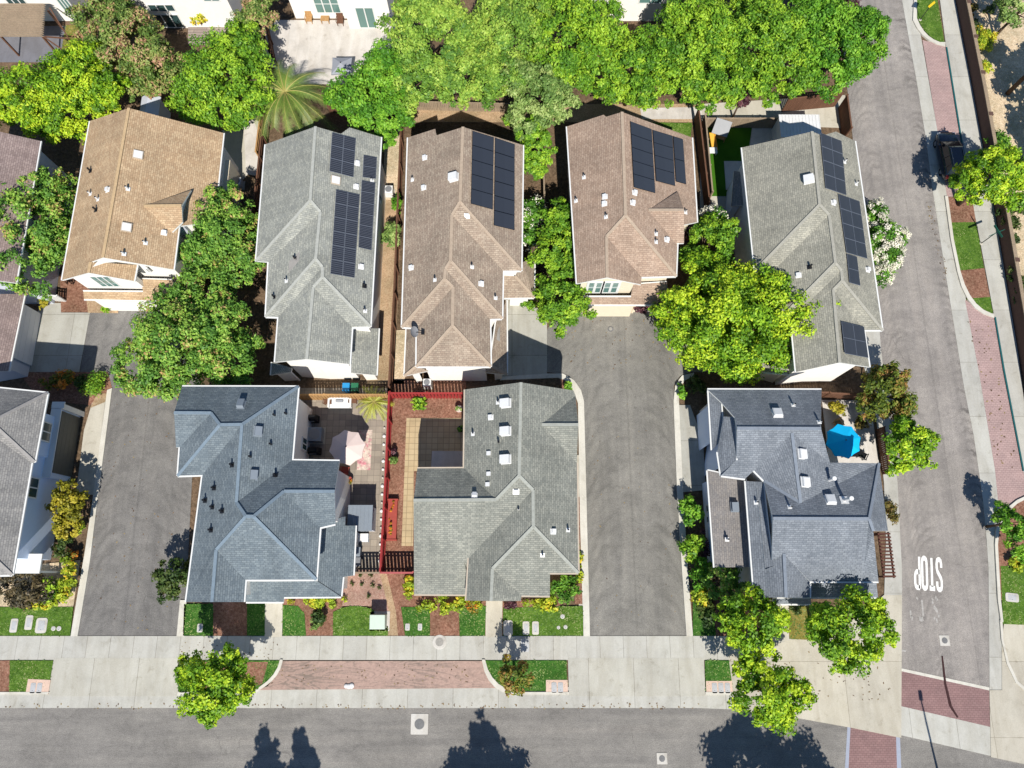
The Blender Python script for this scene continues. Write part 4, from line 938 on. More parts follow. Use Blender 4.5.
slab('kerb', [(1000, 620), (1001.5, 640), (1007, 664), (1016, 683), (1040, 704), (1040, 701), (1018, 681), (1009, 662), (1003.5, 640), (1002.5, 620)], .12, 'curb')
slab('gutter', [(900.5, 706), (990.5, 727), (1060, 745), (1060, 785), (1024, 764), (991, 756), (900.5, 735)], .032, 'conc_gut')
slab('crosswalk', [(900.5, 671), (989.5, 690.5), (990.3, 727), (900.5, 706)], .030, 'red_cross')
slab('crosswalk_line', [(900.5, 668), (989.3, 687.3), (989.5, 690.5), (900.5, 671)], .031, 'curb')
slab('crosswalk', [(850.5, 727), (896, 735.5), (898, 800), (847, 800)], .016, 'red_cross')
slab('crosswalk_line', [(847.5, 726.5), (850.5, 727), (847, 800), (843, 800)], .017, 'paint_blue'); slab('crosswalk_line', [(896, 735.5), (900, 736), (902.5, 800), (898, 800)], .017, 'paint_blue')
slab('crosswalk_line', [(901.5, 649.5), (906, 650), (906, 652), (901.5, 651.5)], .02, 'paint_old')
# park east of the wall
slab('sand_yard', [(940, -120), (957, 0), (995, 203), (1020, 346), (1060, 500), (1400, 500), (1400, -200)], .02, 'sand')
# yards
slab('patio', [(298, 388), (391, 388), (382, 570), (345, 570), (330, 480), (298, 460)], .03, 'patio_pave')
slab('mulch_bed', [(388, 380), (466, 380), (466, 472), (416, 472), (414, 570), (382, 570)], .03, 'mulch')
slab('patio', [(406.5, 418), (464, 418), (464, 471), (414, 471), (413, 546), (401.5, 546)], .05, 'tan_pave')
slab('concrete_pad', [(432, 451), (464, 451), (464, 470), (431, 470)], .09, 'conc_pale')
slab('side_path', [(386, 200), (402, 200), (394, 384), (366, 384), (372, 330)], .03, 'tan_gravel')
slab('side_path', [(386, 118), (402, 118), (400, 250), (380, 250)], .025, 'sand')
slab('gravel_bed', [(396, 330), (410, 330), (404, 384), (390, 384)], .03, 'sand')
slab('back_path', [(405, 104), (700, 104), (700, 122), (405, 122)], .02, 'tan_gravel')
slab('concrete_strip', [(640, 108), (702, 107), (702, 119), (642, 119)], .04, 'conc_pale')
slab('lawn', [(640, 122), (692, 123), (690, 145), (640, 145)], .05, 'lawn')
slab('patio', [(700, 112), (790, 112), (790, 130), (745, 230), (700, 210)], .02, 'conc')
slab('artificial_turf', [(703, 127), (752, 127), (742, 196), (711, 196)], .05, 'turf'); slab('concrete_pad', [(752, 129), (780, 129), (780, 150), (750, 150)], .06, 'conc_pale')
slab('concrete_pad', [(724, 161), (742, 161), (742, 190), (726, 190)], .06, 'conc_pale')
slab('patio', [(262, 20), (400, 20), (380, 84), (300, 84), (262, 60)], .03, 'conc_pale')
slab('deck', [(188, 12), (242, 12), (236, 44), (188, 44)], .12, 'brick_pave')
slab('lawn', [(66, 25), (98, 25), (92, 58), (60, 58)], .05, 'lawn_dry')
M['patio_shade'] = concrete('shade_toned_patio_concrete', (150, 150, 158), .5)  # shade lying on this patio is mixed into the concrete colour
slab('patio', [(-40, 26), (66, 26), (62, 62), (-40, 62)], .02, 'patio_shade')
M['skid'] = plain('dark_tyre_mark', (84, 60, 60), .5, .9, .1, .3, 0, 8)
slab('tyre_mark', [(941.5, 656), (943, 656), (946.5, 684), (952, 706), (958.5, 717), (957, 718), (949, 706), (944, 684)], .0335, 'skid', .02)
slab('side_path', [(243, 110), (268, 110), (260, 176), (246, 174)], .03, 'conc_pale')
slab('patio', [(222, 130), (246, 130), (248, 174), (225, 200)], .025, 'conc')
slab('mulch_bed', [(60, 275), (95, 275), (92, 312), (61, 312)], .05, 'mulch'); slab('gravel_bed', [(86, 298), (118, 298), (118, 313), (88, 312.5)], .06, 'tan_gravel')
slab('planting_bed', [(18, 372), (108, 372), (112, 388), (106, 396), (90, 405), (40, 400)], .03, 'mulch')
slab('footpath', [(97, 394), (108, 393), (105, 402), (90, 408)], .06, 'tan_gravel')
slab('planting_bed', [(560, 378), (566, 381), (574, 393), (577, 405), (560, 400)], .05, 'mulch')
slab('patio', [(822, 400), (870, 400), (880, 470), (830, 470)], .05, 'conc_pale')
slab('driveway', [(862, 330), (879, 330), (883, 366), (872, 400), (864, 366)], .04, 'conc_drive')
slab('back_path', [(700, 104), (845, 95), (850, 128), (700, 122)], .03, 'conc')

# STOP lettering: built as strokes, read by drivers coming down the street
def stroke(mb, pts, o, ux, uy, sx, sy, wx=.075, wy=.17):
    # ribbon along pts (letter space), wider across the reading direction than along it
    q = [(x * sx, y * sy) for x, y in pts]; L_, R_ = [], []
    closed = q[0] == q[-1]; m = len(q) - 1 if closed else len(q)
    for i in range(m):
        a = q[(i - 1) % m] if closed or i > 0 else q[i]; b = q[(i + 1) % m] if closed or i < m - 1 else q[i]
        dx, dy = b[0] - a[0], b[1] - a[1]; ln_ = math.hypot(dx / wx, dy / wy) or 1.0
        nx, ny = -(dy / wy) / ln_ * wx, (dx / wx) / ln_ * wy
        L_.append(o + ux * (q[i][0] + nx) + uy * (q[i][1] + ny)); R_.append(o + ux * (q[i][0] - nx) + uy * (q[i][1] - ny))
    for i in range(m if closed else m - 1):
        j = (i + 1) % m; up = Vector((0, 0, .004))
        ring = [R_[i], R_[j], L_[j], L_[i]]
        if (ring[1] - ring[0]).cross(ring[2] - ring[0]).z < 0: ring = ring[::-1]
        mb.hexa(ring, [p + up for p in ring])
G = {'S': [[(1, .72), (1, .84), (.9, .93), (.65, .97), (.35, .97), (.1, .93), (0, .84), (0, .72), (.12, .62), (.88, .40), (1, .30), (1, .16), (.9, .07), (.65, .03), (.35, .03), (.1, .07), (0, .16), (0, .28)]],
     'T': [[(-.1, .95), (1.1, .95)], [(.5, .9), (.5, 0)]],
     'O': [[(.35, .03), (.1, .07), (0, .16), (0, .84), (.1, .93), (.35, .97), (.65, .97), (.9, .93), (1, .84), (1, .16), (.9, .07), (.65, .03), (.35, .03)]],
     'P': [[(0, 0), (0, 1)], [(0, .97), (.65, .97), (.9, .92), (1, .84), (1, .62), (.9, .53), (.65, .48), (0, .48)]]}
def road_word(word, tl, tr, bl, z, mat, keep=1.0):
    # tl: corner where the word starts, reading direction tl -> tr, letters hang from tl towards bl
    T0, T1, B0 = at(*tl, z), at(*tr, z), at(*bl, z)
    L = (T1 - T0).length; ux = (T1 - T0).normalized(); Hh = (B0 - T0).length; uy = (T0 - B0).normalized()
    n = len(word); adv = L / n
    for i, ch in enumerate(word):
        mb = MB()
        o = T0 + ux * (adv * i + adv * .16) - uy * Hh
        for s in G[ch]:
            if keep < 1:
                for a, b in zip(s[:-1], s[1:]):
                    if random.random() < keep: stroke(mb, [a, b], o, ux, uy, adv * .62, Hh, .07, .16)
            else: stroke(mb, s, o, ux, uy, adv * .62, Hh, .085, .19)
        yield mb
wm = MB()
for m_ in road_word('STOP', (943.2, 591.0), (913.8, 588.0), (942.0, 559), .0165, 'paint'):
    n = len(wm.v); wm.v += m_.v; wm.f += [tuple(i + n for i in f) for f in m_.f]; wm.m += m_.m
wm.build('road_marking', M['paint'])['kind'] = 'structure'
wm = MB()
for m_ in road_word('STOP', (940.5, 621.5), (909.5, 619.5), (938, 597), .0165, 'paint_old', .3):
    n = len(wm.v); wm.v += m_.v; wm.f += [tuple(i + n for i in f) for f in m_.f]; wm.m += m_.m
wm.build('road_marking', M['paint_old'])['kind'] = 'structure'




# far side of the street, just outside the picture
mb = MB(); mb.prism([(-120, -17.4), (120, -17.4), (120, -40), (-120, -40)], -.1, .1); mb.build('verge', M['lawn'])['kind'] = 'structure'
mb = MB(); mb.prism([(-120, -17.1), (120, -17.1), (120, -17.4), (-120, -17.4)], -.1, .13); mb.build('kerb', M['curb'])['kind'] = 'structure'

# ================================================================== VEGETATION
M['bark'] = plain('bark', (120, 100, 82), .55, .9, .1, .25)
M['bark_dark'] = plain('dark_bark', (84, 68, 56), .5, .9, .1, .25)
FO = {
 'bright': [(.1, (.06, .16, .012)), (.5, (.15, .31, .02)), (.95, (.34, .50, .035))],
 'lime': [(.1, (.07, .17, .01)), (.5, (.20, .37, .016)), (.95, (.47, .58, .03))],
 'green': [(.1, (.05, .16, .012)), (.5, (.12, .30, .02)), (.95, (.25, .45, .04))],
 'deep': [(.1, (.04, .12, .012)), (.5, (.09, .24, .02)), (.95, (.20, .38, .04))],
 'olive': [(.1, (.05, .13, .018)), (.5, (.13, .26, .035)), (.9, (.26, .38, .06)), (1.0, (.36, .24, .10))],
 'rusty': [(.1, (.06, .12, .02)), (.4, (.16, .24, .05)), (.65, (.28, .34, .09)), (.9, (.42, .24, .15))],
 'eucal': [(.1, (.08, .18, .025)), (.5, (.19, .34, .04)), (.95, (.38, .50, .08))],
 'silver': [(.1, (.09, .17, .035)), (.5, (.20, .31, .075)), (.95, (.38, .46, .16))],
 'dark': [(.1, (.025, .06, .012)), (.5, (.06, .11, .02)), (.95, (.13, .17, .04))],
 'brown': [(.1, (.07, .07, .015)), (.5, (.17, .15, .03)), (.95, (.27, .17, .05))],
 'bronze': [(.1, (.04, .035, .02)), (.5, (.09, .075, .035)), (.95, (.15, .11, .05))],
 'rustgreen': [(.1, (.06, .10, .012)), (.45, (.16, .21, .025)), (.7, (.26, .22, .04)), (.95, (.34, .18, .06))],
 'purple': [(.1, (.05, .015, .025)), (.5, (.10, .035, .05)), (.95, (.17, .07, .08))],
 'yellow': [(.1, (.16, .17, .012)), (.5, (.36, .33, .025)), (.95, (.56, .47, .05))],
 'yelgreen': [(.1, (.15, .24, .015)), (.5, (.34, .44, .025)), (.85, (.5, .52, .04)), (.97, (.7, .5, .04))],
 'orange': [(.1, (.10, .14, .015)), (.45, (.2, .22, .03)), (.7, (.6, .2, .02)), (.95, (.75, .3, .04))],
 'white': [(.1, (.50, .48, .36)), (.95, (.78, .74, .64))],
}
GAIN = {'lime': 1.08, 'bright': 1.05, 'green': 1.05, 'yelgreen': 1.0, 'eucal': 1.02, 'silver': 1.05, 'deep': 1.0, 'olive': 1.3, 'rusty': 1.05, 'rustgreen': 1.05}
LF = {k: foliage(k + '_leaves', v, .25 if k not in ('white', 'purple', 'bronze') else .1, GAIN.get(k, .85 if k != 'white' else 1.0)) for k, v in FO.items()}

def leaf_cloud(lobes, leaf, dens, rg, up=.55, clump=.3, vspread=.8, zmin=.15, shell=(.62, 1.0)):
    """lobes: [(centre, (rx, ry, rz))] -> verts, per-face v"""
    VV = []; AA = []; CC = []
    for c, r in lobes:
        c = np.array(c); r = np.array(r); Rm = (r[0] * r[1] * r[2]) ** (1 / 3)
        ncl = max(7, int(15 * (Rm ** 1.5) + 10))
        d = rg.normal(size=(ncl * 2, 3)); d /= np.linalg.norm(d, axis=1)[:, None]
        d = d[d[:, 2] > -.45][:ncl]; ncl = len(d)
        ph = rg.uniform(0, 6.28, 3)
        wob = 1 + .13 * np.sin(3 * np.arctan2(d[:, 1], d[:, 0]) + ph[0]) * np.sqrt(1 - d[:, 2] ** 2) + .09 * np.sin(5 * np.arctan2(d[:, 1], d[:, 0]) + ph[1])
        rad = rg.uniform(shell[0], shell[1], ncl) * wob * .9
        cc = c + d * r * rad[:, None]
        rc = clump * (Rm ** .6) * 1.1 * rg.uniform(.6, 1.25, ncl)
        n = int(dens * (r[0] * r[1] + r[0] * r[2] + r[1] * r[2]) / 3)
        w = rc ** 2; ci = rg.choice(ncl, n, p=w / w.sum())
        o = rg.normal(size=(n, 3)); o /= np.linalg.norm(o, axis=1)[:, None]
        p = cc[ci] + o * (rc[ci] * rg.uniform(0, 1, n) ** .45)[:, None] * np.array([1.1, 1.1, .75])
        p[:, 2] = np.maximum(p[:, 2], zmin)
        outw = (p - c) / r
        nrm = o * .5 + outw * .35 + np.array([0, 0, up]) + rg.normal(size=(n, 3)) * .45
        nrm /= np.linalg.norm(nrm, axis=1)[:, None]
        t = np.cross(nrm, rg.normal(size=(n, 3))); t /= np.linalg.norm(t, axis=1)[:, None]
        b = np.cross(nrm, t)
        s = leaf * rg.uniform(.65, 1.35, n)[:, None]
        q = np.stack([p - t * s * .75, p - b * s * .42, p + t * s * .75, p + b * s * .42], 1)
        VV.append(q.reshape(-1, 3))
        cv = rg.uniform(0, 1, ncl)
        AA.append(np.clip(.5 + (cv[ci] - .5) * vspread + rg.normal(size=n) * .17, 0, 1)); CC.append(cc)
    return np.concatenate(VV), np.concatenate(AA), np.concatenate(CC)
def mesh_from(name, v, a, mat, parent):
    n = len(a); me = bpy.data.meshes.new(name)
    me.vertices.add(len(v)); me.vertices.foreach_set('co', v.astype(np.float32).ravel())
    me.loops.add(n * 4); me.loops.foreach_set('vertex_index', np.arange(n * 4, dtype=np.int32))
    me.polygons.add(n); me.polygons.foreach_set('loop_start', np.arange(0, n * 4, 4, dtype=np.int32)); me.polygons.foreach_set('loop_total', np.full(n, 4, np.int32))
    at_ = me.attributes.new('v', 'FLOAT', 'FACE'); at_.data.foreach_set('value', a.astype(np.float32))
    me.materials.append(mat); me.update(calc_edges=True)
    o = bpy.data.objects.new(name, me); COL.objects.link(o); o.parent = parent
    return o
def mpp(px, py, z):
    p = at(px, py, z); return (p.y * st - (z - H) * ct) / FPX

TN = [0]
def tree(label, kind, px, py, rp, zc=4.5, name='tree', cat='tree', squash=(1, 1), rz=.78, extra=(), leaf=.16, dens=1150, group=None, bark='bark', blossom=0, trunk=True, up=.3, clump=.27, part='crown', shell=(.58, 1.05)):
    """(px, py): middle of the crown in the photograph, rp its radius in pixels, zc its height above ground"""
    TN[0] += 1; rg = np.random.default_rng(100 + TN[0])
    c = at(px, py, zc); m = mpp(px, py, zc)
    base = Vector((c.x, c.y, 0)); t = thing(name, label, cat, base, 0, group)
    rp *= 1.1; R0 = rp * m; rzz = min(R0 * rz, zc - .1)
    lobes = [((0, 0, zc), (R0 * squash[0], R0 * squash[1], rzz))]
    for ex, ey, er, ez in extra:
        q = at(ex, ey, ez) - base; rr = er * m * 1.1
        lobes.append(((q.x, q.y, ez), (rr, rr, min(rr * rz, ez - .1))))
    v, a, cc = leaf_cloud(lobes, leaf, dens, rg, up, clump, shell=shell)
    mesh_from(part, v, a, LF[kind], t)
    if blossom:
        v2, a2, _ = leaf_cloud([(l[0], tuple(x * 1.03 for x in l[1])) for l in lobes], .11, blossom * 2, rg, .8, .22, .6, .2, (.9, 1.0)); mesh_from('blossom', v2, a2, LF['white'], t)
    tb = MB()
    if trunk:
        h = zc - rzz * .35; r0 = .05 + .035 * R0
        lean = Vector(rg.normal(size=3) * .12); lean.z = 0
        top = Vector((0, 0, h)) + lean
        tb.tube([(0, 0, -.05), Vector((0, 0, h * .45)) + lean * .4, top], [r0 * 1.35, r0, r0 * .75], 8)
        for k in cc[rg.choice(len(cc), min(len(cc), 9), replace=False)]:
            k = Vector(k); s = Vector((0, 0, h * .55)) + lean * .5 if rg.random() < .5 else top
            mid = (s + k) / 2 + Vector((0, 0, .25)); tb.tube([s, mid, k], [r0 * .5, r0 * .32, r0 * .12], 5)
        tb.build('trunk', M[bark], t, True)
    else:
        for k in cc[rg.choice(len(cc), min(len(cc), 5), replace=False)]:
            k = Vector(k); tb.tube([(0, 0, 0), Vector((k.x * .4, k.y * .4, k.z * .6)), k], [.035, .025, .012], 4)
        tb.build('stem', M['bark_dark'], t)
    return t
def shrub(label, kind, px, py, rp, zc=.7, cat='shrub', name='shrub', **k):
    k.setdefault('leaf', .16); k.setdefault('dens', 1100); k.setdefault('rz', .9); k.setdefault('clump', .3); k.setdefault('shell', (.3, 1.0))
    return tree(label, kind, px, py, rp, zc, name, cat, trunk=False, part='foliage', **k)

GT = 'bright trees along the back fences'
tree('yellow green tree left of the tan roof, against the left edge', 'lime', 26, 100, 36, 4.5, extra=[(52, 108, 30, 4)], group=GT)
tree('yellow green tree between the pergola and the tan roof', 'lime', 82, 82, 34, 4.6, extra=[(70, 112, 30, 4), (104, 92, 26, 4.2), (80, 62, 20, 4.5)], group=GT)
tree('sprawling rust and olive tree in front of the cream house with tall dark windows', 'rusty', 130, 48, 38, 4.0, extra=[(100, 22, 26, 4), (158, 68, 26, 3.5), (120, 18, 24, 4), (140, 84, 16, 3.2)])
tree('dense bright green tree left of the palm', 'bright', 225, 76, 42, 4.8, extra=[(205, 98, 28, 4.5), (246, 106, 26, 4.4), (238, 50, 28, 5)])
tree('narrow reddish green tree behind the dense green tree at the top', 'rusty', 256, 22, 22, 4.5, extra=[(262, 5, 16, 5), (250, 44, 16, 4.2)])
tree('rounded deep green tree right of the grey patio parasol', 'green', 368, 98, 34, 5.0, extra=[(345, 98, 20, 4.5), (388, 74, 30, 5.2), (392, 112, 22, 4.6), (384, 140, 12, 4.2)], group=GT)
tree('tall feathery pale green tree in the middle of the top tree row', 'eucal', 440, 40, 46, 6.5, extra=[(420, 82, 30, 6), (470, 78, 30, 6.2), (412, 20, 28, 6.5)], group=GT)
tree('feathery green tree above the brown roof with the satellite dish', 'eucal', 505, 35, 44, 6.2, extra=[(500, 76, 28, 5.8), (525, 15, 30, 6.2)], group=GT)
tree('grey green willowy tree hanging down between two brown roofs', 'silver', 542, 92, 30, 5.6, extra=[(528, 120, 20, 5.2), (560, 105, 20, 5.2), (520, 78, 22, 5.6)])
tree('slim green tree squeezed between the two brown roofs', 'bright', 540, 148, 18, 4.6, extra=[(536, 168, 12, 4.2), (530, 132, 14, 4.8)])
tree('yellow green tree left of the white house behind the top tree row', 'bright', 568, 40, 44, 5.8, extra=[(560, 75, 26, 5.4), (598, 68, 26, 5.4), (598, 28, 28, 5.8)], group=GT)
tree('bright green tree above the stepped solar panel roof', 'bright', 634, 66, 34, 5.2, extra=[(640, 92, 20, 4.8), (616, 88, 18, 4.8), (652, 48, 22, 5.2)], group=GT)
tree('broad bright green tree above the small fenced lawn', 'bright', 700, 52, 44, 5.6, extra=[(684, 82, 26, 5.2), (724, 80, 24, 5.2), (690, 20, 34, 5.8), (704, 102, 12, 4.4)], group=GT)
tree('broad bright green tree above the white metal shed roof', 'bright', 765, 44, 46, 5.6, extra=[(752, 78, 24, 5.2), (790, 70, 26, 5.2), (756, 14, 32, 5.8), (770, 100, 10, 4.2)], group=GT)
tree('lush green tree spreading over the kerb of the east street', 'green', 838, 46, 40, 5.4, extra=[(828, 74, 24, 5), (862, 38, 26, 5), (812, 20, 30, 5.6), (858, 62, 18, 4.8), (868, 22, 18, 5)], group=GT)
tree('small dark purple tree at the top between tree and street', 'purple', 848, 6, 12, 5.2)
tree('small purple leaved plum behind the white metal shed', 'purple', 741, 100, 9, 2.6)
tree('dark olive tree with rusty tips left of the tan roof', 'olive', 34, 225, 40, 4.6, extra=[(28, 262, 32, 4.2), (46, 192, 26, 4.6), (14, 205, 30, 4.4), (56, 235, 20, 4)])
tree('rusty tipped green tree between the tan roof and the grey solar roof', 'olive', 222, 232, 36, 4.4, extra=[(204, 250, 24, 4.2), (240, 262, 24, 4.2), (225, 205, 22, 4.4)])
tree('large spreading green tree over the end of the left alley', 'olive', 178, 345, 48, 4.8, extra=[(215, 328, 36, 4.6), (140, 366, 28, 4.0), (228, 358, 30, 4.4), (185, 305, 28, 4.6), (208, 288, 28, 4.4), (172, 375, 24, 4.2)])
tree('long bright green tree hugging the right side of the brown dish roof', 'bright', 560, 250, 27, 4.0, extra=[(562, 225, 20, 4.0), (570, 275, 24, 3.8), (560, 300, 25, 3.6), (580, 255, 18, 3.8), (557, 318, 17, 3.2), (575, 308, 17, 3.4), (566, 212, 14, 4)])
shrub('white flowering oleander between the dish roof and the long bright tree', 'deep', 533, 212, 15, 2.2, extra=[(528, 240, 11, 2), (530, 222, 12, 2)], blossom=60)
shrub('purple leaved shrub beside the driveway of the dish roofed house', 'purple', 535, 276, 8, 1.2, extra=[(533, 262, 5, 1), (537, 290, 5, 1)])
shrub('low green hedge in front of the porch beside the court', 'bright', 529, 304, 7, .6, squash=(1.3, .8))
tree('big round yellow green tree on the right of the middle alley court', 'lime', 738, 318, 60, 4.8, extra=[(694, 318, 38, 4.4), (796, 326, 38, 4.6), (735, 354, 28, 4.2), (768, 290, 34, 4.8), (712, 280, 28, 4.5), (678, 322, 24, 4), (812, 336, 22, 4.4), (700, 345, 24, 4)])
tree('smaller bright green tree just above the big round tree', 'bright', 710, 243, 24, 4.2, extra=[(695, 255, 16, 3.8), (722, 232, 16, 4.2)])
shrub('white flowering oleander against the left wall of the street side house', 'deep', 714, 223, 16, 3.0, extra=[(730, 230, 9, 3), (700, 232, 9, 2.6)], blossom=300)
shrub('dark purple shrub beside the tan garage door', 'purple', 650, 300, 11, 1.6, extra=[(640, 307, 7, 1.2), (686, 236, 9, 2)])
shrub('tall oleander covered in white blossom beside the east street', 'deep', 878, 238, 19, 2.2, extra=[(872, 215, 14, 2.2), (884, 255, 18, 2.1), (879, 273, 13, 1.8), (890, 236, 14, 2.0)], blossom=450)
tree('rounded bronze green tree at the bend behind the blue parasol', 'rustgreen', 885, 394, 26, 3.0, extra=[(872, 408, 14, 2.6), (900, 408, 14, 2.6), (890, 378, 16, 3)], dens=1200)
tree('spiky yellow green tree reaching over the east street below the bronze tree', 'lime', 908, 446, 24, 4.0, extra=[(926, 440, 14, 3.6), (898, 462, 14, 3.6), (904, 426, 14, 4)])
shrub('flat brown green shrub at the corner house wall by the east street', 'brown', 891, 511, 8, .9, squash=(.8, 2.0))
tree('bright young street tree standing on the lower left parkway strip', 'lime', 212, 684, 33, 4.6, extra=[(190, 672, 16, 4.2), (238, 690, 18, 4.2), (212, 706, 18, 4.2), (228, 665, 18, 4.6)], group='street trees')
tree('small orange tinted street tree on the parkway by the red paving', 'rustgreen', 515, 677, 17, 2.6, group='street trees')
tree('bright street tree in front of the corner house, nearest its footpath', 'lime', 752, 620, 30, 5.0, extra=[(730, 618, 16, 4.6), (775, 622, 14, 4.4), (755, 600, 14, 5)])
tree('bright street tree leaning over the corner pavement to the right', 'lime', 846, 630, 36, 6.0, extra=[(876, 628, 20, 5.4), (822, 622, 20, 5.4), (845, 655, 18, 5.2), (868, 608, 16, 6)])
tree('bright street tree over the parkway edge near the bottom of the corner', 'lime', 770, 692, 33, 4.6, extra=[(748, 675, 18, 4.2), (795, 694, 18, 4.2), (780, 715, 16, 4), (752, 655, 12, 4.4)], group='street trees')
tree('bright yellow green tree beside the parked dark car', 'lime', 992, 176, 30, 4.8, extra=[(970, 184, 16, 4.4), (1012, 168, 22, 4.6), (1010, 192, 18, 4.4)])
tree('green tree in the planted island by the right edge', 'green', 1012, 524, 14, 3.0, extra=[(1022, 545, 14, 2.6), (1003, 512, 9, 2.6)])
tree('loose grey green tree in the sandy yard at the top right', 'silver', 1018, 10, 20, 3.4)
tree('golden yellow tree against the shaded wall of the left house', 'yellow', 67, 505, 17, 2.4, extra=[(68, 525, 14, 2.0), (64, 492, 11, 2.6), (76, 512, 11, 2)], dens=1200)
tree('dark green shrubby tree at the left alley corner of the slate blue house', 'dark', 173, 576, 18, 2.0, dens=1200, extra=[(166, 590, 11, 1.6)])
tree('olive brown tree behind the street trees of the corner house', 'olive', 722, 582, 18, 2.8, extra=[(734, 590, 13, 2.6)])
# trees south of the road: only their shadows reach the picture
for i, (X, Y, r, zc, rz_, lab_) in enumerate(((-1.2, -20.6, 4.2, 8.2, 1.0, 0), (-17.0, -20.9, 1.7, 8.2, 1.3, 0), (-14.3, -20.9, 1.5, 7.6, 1.3, 0), (17.6, -19.6, 3.6, 6.6, .9, 0), (21.6, -20.2, 2.6, 6.6, .9, 0),
        (46.9, 39.5, 1.9, 5.4, 1.0, 1), (48.4, 42.4, 1.7, 5.0, 1.0, 1), (47.4, 34.6, 2.2, 6.0, .9, 1), (47.6, 31.0, 1.8, 6.2, .9, 1), (45.6, 43.2, 1.3, 5.2, 1.0, 1))):
    TN[0] += 1; rg = np.random.default_rng(900 + i)
    t = thing('tree', ('tall street tree beyond the bottom edge that throws its shadow on the road', 'tree beyond the right edge that throws its shadow on the sandy yard')[lab_], 'tree', (X, Y, 0), 0, ('trees beyond the road', 'trees beyond the sandy yard')[lab_])
    lob = [((0, 0, zc), (r, r, r * rz_))] if i > 2 else [((0, 0, 10.8), (.7, .7, 1.7)), ((.3, 0, 9.2), (1.6, 1.6, 1.4)), ((1.5, .2, 8.2), (1.3, 1.2, 1.3)), ((-1.8, 0, 7.6), (1.5, 1.5, 1.3)), ((-.1, 0, 6.6), (3.6, 3.2, 1.6)), ((.2, 0, 4.6), (4.8, 4.2, 1.8))] if i == 0 else [((0, 0, 10.4), (.5, .5, 1.6)), ((.4, 0, 8.8), (1.1, 1.1, 1.5)), ((-.5, 0, 7.4), (1.4, 1.2, 1.5)), ((.2, 0, 6), (1.6, 1.5, 1.5))]
    v, a, cc = leaf_cloud(lob, .26, 520, rg); mesh_from('crown', v, a, LF['green'], t)
    tb = MB(); tb.tube([(0, 0, 0), (0, 0, zc * .6), (0, 0, zc)], [.22, .16, .08], 8)
    for k in cc[::7]: tb.tube([(0, 0, zc * .6), Vector(k)], [.07, .02], 5)
    tb.build('trunk', M['bark'], t, True)
